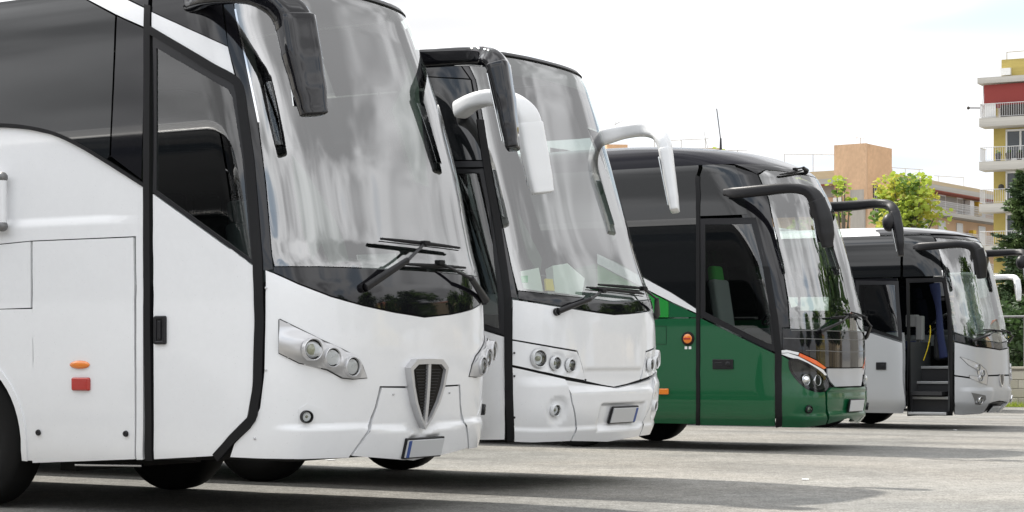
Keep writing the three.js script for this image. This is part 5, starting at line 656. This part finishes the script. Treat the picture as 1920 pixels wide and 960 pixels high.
  const an = new THREE.Group(); an.name = 'aerial'; g.add(an); part(an, 'aerial_foot', lathe([[0, 0.26], [0.012, 0.26], [0.02, 0.06], [0.07, 0.02], [0.1, 0]], 16).translate(-2.05, 3.77, -0.6), M.blackSatin); part(an, 'aerial_rod', bar([-2.05, 4.0, -0.6], [-2.11, 4.43, -0.6], 0.008), M.rim);
  return g;
}
// ---------- silver coach with its door slid open; the same body in white for the coach behind it
function silverCoach(X, D, label, paint, roofMat, mirrorMat, open) {
  const S = makeSurf(SILVER_ROWS, 2.5), T = TRACE.silver, g = coachAt('coach', label, X, D, 0.95);
  shell(g, S, { roofV: 3.08, roofMat, paint, farS: 1.3, pillarS: 1.25, farBelt: 1.5, wheelX: -2.62, rearX: -8.2, seat: M.seatBlue, noGuide: open, floorX: -1.95, floorY: 1.0 });
  part(g, 'inner_liner', patch(S, [[-S.end, 0.95], [-1.6, 0.95], [-1.6, 0.35], [1.2, 0.32], [1.2, 1.3], [-S.end, 1.3]], { off: -0.03, thick: 0 }), M.liner);
  part(g, 'side_window', patch(S, T.win_rear, { thick: 0, vstep: 0.05 }), M.sideGlass); part(g, 'quarter_window', patch(S, T.win_front, { thick: 0, vstep: 0.05 }), M.sideGlass);
  const dx = S.at(2.1, 1)[0];
  part(g, 'side_panel', patch(S, skirt(S, dx, -12, 0.27, 1.5, [-2.62, -8.2]), {}), paint); part(g, 'belt_panel', patch(S, [[2.1, 1.52], [2.0, 2.38], [S.end, 2.38], [S.end, 1.52]], {}), M.blackGloss);
  part(g, 'door_frame', ringPatch(S, T.door_outer, T.door_inner, { off: 0.006, thick: 0.05 }), M.rubber);
  part(g, 'window_pillar', patch(S, T.pillar, {}), M.blackGloss); part(g, 'window_pillar', patch(S, flip(T.pillar), {}), M.blackGloss);
  const ws = part(g, 'windshield', patch(S, sym(T.windshield), { thick: 0, step: 0.05, vstep: 0.05, disp: wavy(4) }), M.windshield);
  for (const k of [1, -1]) part(ws, 'edge_band', ribbon(S, T.windshield.slice(2, 7).map(([s, v]) => [k * (s - 0.03), v]), 0.07, { off: -0.012, thick: 0.006, k: 3 }), M.blackSatin);
  part(g, 'roof_brow', ribbon(S, [[-1.15, 3.06], [-0.6, 3.05], [0, 3.05], [0.6, 3.05], [1.15, 3.06]], 0.07, { off: 0.008, k: 6 }), M.blackGloss);
  part(g, 'roof_cap', patch(S, [[-1.95, 3.08], [1.95, 3.08], [1.7, 3.17], [1.2, 3.3], [0.8, 3.5], [-0.8, 3.5], [-1.2, 3.3], [-1.7, 3.17]], { off: 0.02, thick: 0.03, vstep: 0.04 }), M.blackGloss);
  part(g, 'roof_unit', merge([box(2.6, 0.1, 1.7, -5.2, 3.31, 0, 0.04), box(2.5, 0.07, 1.6, -5.2, 3.25, 0)]), M.whiteSoft);
  part(g, 'cowl', patch(S, sym(T.cowl), { off: 0.002, step: 0.05 }), M.blackGloss);
  part(g, 'hood', patch(S, sym(T.hood), { off: 0.001, step: 0.05, vstep: 0.04 }), paint);
  part(g, 'bumper', patch(S, sym(T.bumper), { off: 0.004, thick: 0.03, step: 0.04, vstep: 0.03, disp: (s, v) => 0.025 * sstep(0.62, 0.56, v) * sstep(0.3, 0.5, Math.abs(s)) * sstep(1.25, 1.0, Math.abs(s)) }), paint);
  part(g, 'intake', patch(S, sym(T.intake), { off: -0.01, step: 0.05 }), M.blackSatin);
  part(g, 'badge', patch(S, sym([[0, 0.82], [0.1, 0.82], [0.08, 0.7], [0.03, 0.645], [0, 0.64]]), { off: 0.02, thick: 0.03 }), M.blackGloss);
  part(g, 'badge_rim', ribbon(S, [[-0.1, 0.83], [-0.085, 0.7], [-0.03, 0.64], [0.03, 0.64], [0.085, 0.7], [0.1, 0.83]], 0.025, { off: 0.022, thick: 0.03 }), M.chrome);
  for (const k of [1, -1]) { const F = (P) => k > 0 ? P : flip(P), h = new THREE.Group(); h.name = 'headlight'; g.add(h);
    part(h, 'housing', patch(S, F(T.headlight), { off: 0.006, thick: 0.012, step: 0.04 }), M.silverTrim); part(h, 'frame', ribbon(S, [...T.headlight, T.headlight[0]].map(([s, v]) => [k * s, v]), 0.007, { off: 0.008, thick: 0.012, k: 1 }), M.rim);
    for (const [s, v] of T.lamps) lampOn(h, S, k * s, v, 0.055, 0.012, 0.3, M.silverTrim);
    part(g, 'fog_pocket', patch(S, F(T.fogslot), { off: 0.032, thick: 0.01, step: 0.04 }), M.rim); lampOn(g, S, k * 0.8, 0.42, 0.06, 0.04, 0.3, M.chrome, M.bulb, 'fog_lamp'); }
  numberPlate(g, S, 0, 0.27, 0.4, 0.12, 0.03);
  wiper(g, S, T.wipers[0], T.wipers[1], T.wipers[2], T.wipers[3], 0.08); wiper(g, S, [-0.95, 1.36], [-0.5, 1.5], [-0.1, 1.55], [-0.75, 1.5], 0.06);
  mirrorPair(g, [[-0.96, 2.87, 1.26, 0.04, 0.035], [-0.82, 2.87, 1.35, 0.06, 0.065], [-0.45, 2.88, 1.4, 0.075, 0.06], [-0.12, 2.88, 1.38, 0.085, 0.055], [0.03, 2.83, 1.31, 0.1, 0.066], [0.085, 2.7, 1.26, 0.108, 0.066]], [[0.07, 2.8, 1.27, 0.11, 0.07], [0.11, 2.6, 1.24, 0.115, 0.066], [0.13, 2.36, 1.22, 0.085, 0.05]], mirrorMat, open && [0.02, 2.7, 1.18]);
  if (open) {
    for (let i = 0; i < 4; i++) { const y = 0.12 + i * 0.245, st = new THREE.Group(); st.name = 'step'; g.add(st); const x0 = -1.05, w = 0.64, z0 = 1.16 - i * 0.2; if (i) part(st, 'riser', box(w, 0.235, 0.03, x0 + w / 2 - 0.06, y - 0.1175 + 0.08, z0 - 0.02), M.cabinFloor); part(st, 'tread', box(w, 0.03, 0.22, x0 + w / 2 - 0.06, y + 0.08, z0 - 0.1), M.cabinFloor); part(st, 'nosing', box(w, 0.045, 0.03, x0 + w / 2 - 0.06, y + 0.08, z0 + 0.004, 0.008), M.silverTrim); }
    part(g, 'door_curtain', sweep([[-0.92, 2.3, 0.45, 0.05, 0.09], [-0.86, 1.9, 0.42, 0.03, 0.05], [-0.84, 1.5, 0.4, 0.04, 0.06], [-0.78, 1.1, 0.4, 0.05, 0.07]], [0, 0, 1], 14, 2.5, 5), M.seatBlue);
    part(g, 'stairwell_wall', merge([box(0.04, 1.2, 1.0, -1.12, 0.75, 0.62), box(0.04, 0.95, 0.9, -0.46, 0.72, 0.6)]), M.cabin);
    part(g, 'ticket_machine', merge([box(0.2, 0.2, 0.14, -1.28, 1.7, 0.5, 0.02), box(0.12, 0.4, 0.12, -1.14, 1.58, 0.52, 0.02), box(0.05, 0.8, 0.05, -1.2, 1.1, 0.45)]), M.cabinLight);
    part(g, 'grab_rail', tube([[-1.0, 1.05, 0.75], [-0.93, 1.25, 0.75], [-0.9, 1.5, 0.7], [-0.92, 1.62, 0.66]], 0.009, 16, 8), M.yellow);
    const q = new THREE.Group(); q.name = 'open_door'; q.position.set(-0.71, 0, 0.14); g.add(q); const pan = [[1.36, 1.33], [2.08, 1.56], [2.12, 1.0], [2.1, 0.2], [1.33, 0.2], [1.38, 0.7]].map(([s, v]) => [s, v]), win = [[1.36, 1.36], [1.3, 1.9], [1.24, 2.33], [1.95, 2.35], [2.04, 1.95], [2.08, 1.59]], win2 = [[1.41, 1.43], [1.36, 1.9], [1.31, 2.27], [1.9, 2.28], [1.98, 1.95], [2.02, 1.63]];
    part(q, 'door_panel', patch(S, pan, { thick: 0.05 }), paint); part(q, 'door_frame', ringPatch(S, win, win2, { off: 0.003, thick: 0.05 }), M.blackSatin); part(q, 'door_glass', patch(S, win2, { off: -0.006, thick: 0 }), M.doorGlass); part(q, 'handle', onSurf(S, 1.72, 0.96, 0.008, merge([box(0.17, 0.02, 0.12, 0, 0, 0, 0.008), box(0.06, 0.03, 0.05, 0.03, 0, 0, 0.008)])), M.blackSatin);
  } else part(g, 'door_panel', patch(S, [[1.27, 1.3], [1.33, 0.8], [1.3, 0.25], [2.05, 0.25], [2.0, 1.3]], {}), paint);
  return g;
}
// ---------- the row of coaches
nearCoach();
const second = secondCoach(0.886, 16.86, 'second white coach with white mirrors, between the nearest and green coaches');
const green = greenCoach();
silverCoach(7.553, 30.66, 'silver-grey coach with its door slid open, last clearly seen in row', M.silver, M.white, M.blackSatin, true);
silverCoach(9.9, 40.4, 'white coach hidden behind the silver one, only its white mirror showing', M.white, M.white, M.whiteSoft, false);
secondCoach(-5.2, 9.3, 'white coach out of frame at left, mirrored in nearest coach windows');
// things lying behind the windshields
function behind(host, S, poly, off, thick, mat, name, label, category, step = 0.05) { const m = solo(name, patch(S, poly, { off, thick, step }), mat, label, category); m.position.copy(host.position); m.rotation.copy(host.rotation); m.scale.copy(host.scale); return m; }
{
  const S = makeSurf(SECOND_ROWS, 2.8), T = TRACE.second, G = makeSurf(GREEN_ROWS, 2.6), U = TRACE.green;
  behind(second, S, T.sheets, -0.08, 0.03, M.paper, 'paper_stack', 'folded white papers behind the second coach windshield, lower left', 'papers');
  behind(second, S, T.towel, -0.12, 0.08, M.paper, 'towel', 'bunched white towel on the second coach dashboard', 'towel');
  behind(second, S, T.vest, -0.05, 0.02, M.yellow, 'safety_vest', 'yellow safety vest behind second coach windshield', 'vest');
  behind(second, S, T.tag, -0.02, 0.003, M.tagGreen, 'green_sticker', 'green square sticker in the second coach windshield corner', 'sticker');
  behind(green, G, U.papers, -0.02, 0.003, M.paper, 'paper_sign', 'large blank white sheet behind green coach windshield', 'paper sign');
  behind(green, G, U.paper_small, -0.03, 0.003, M.paper, 'paper_sign', 'smaller creased white sheet left of the large sheet in green coach windshield', 'paper sign');
}
renderer.render(scene, camera);
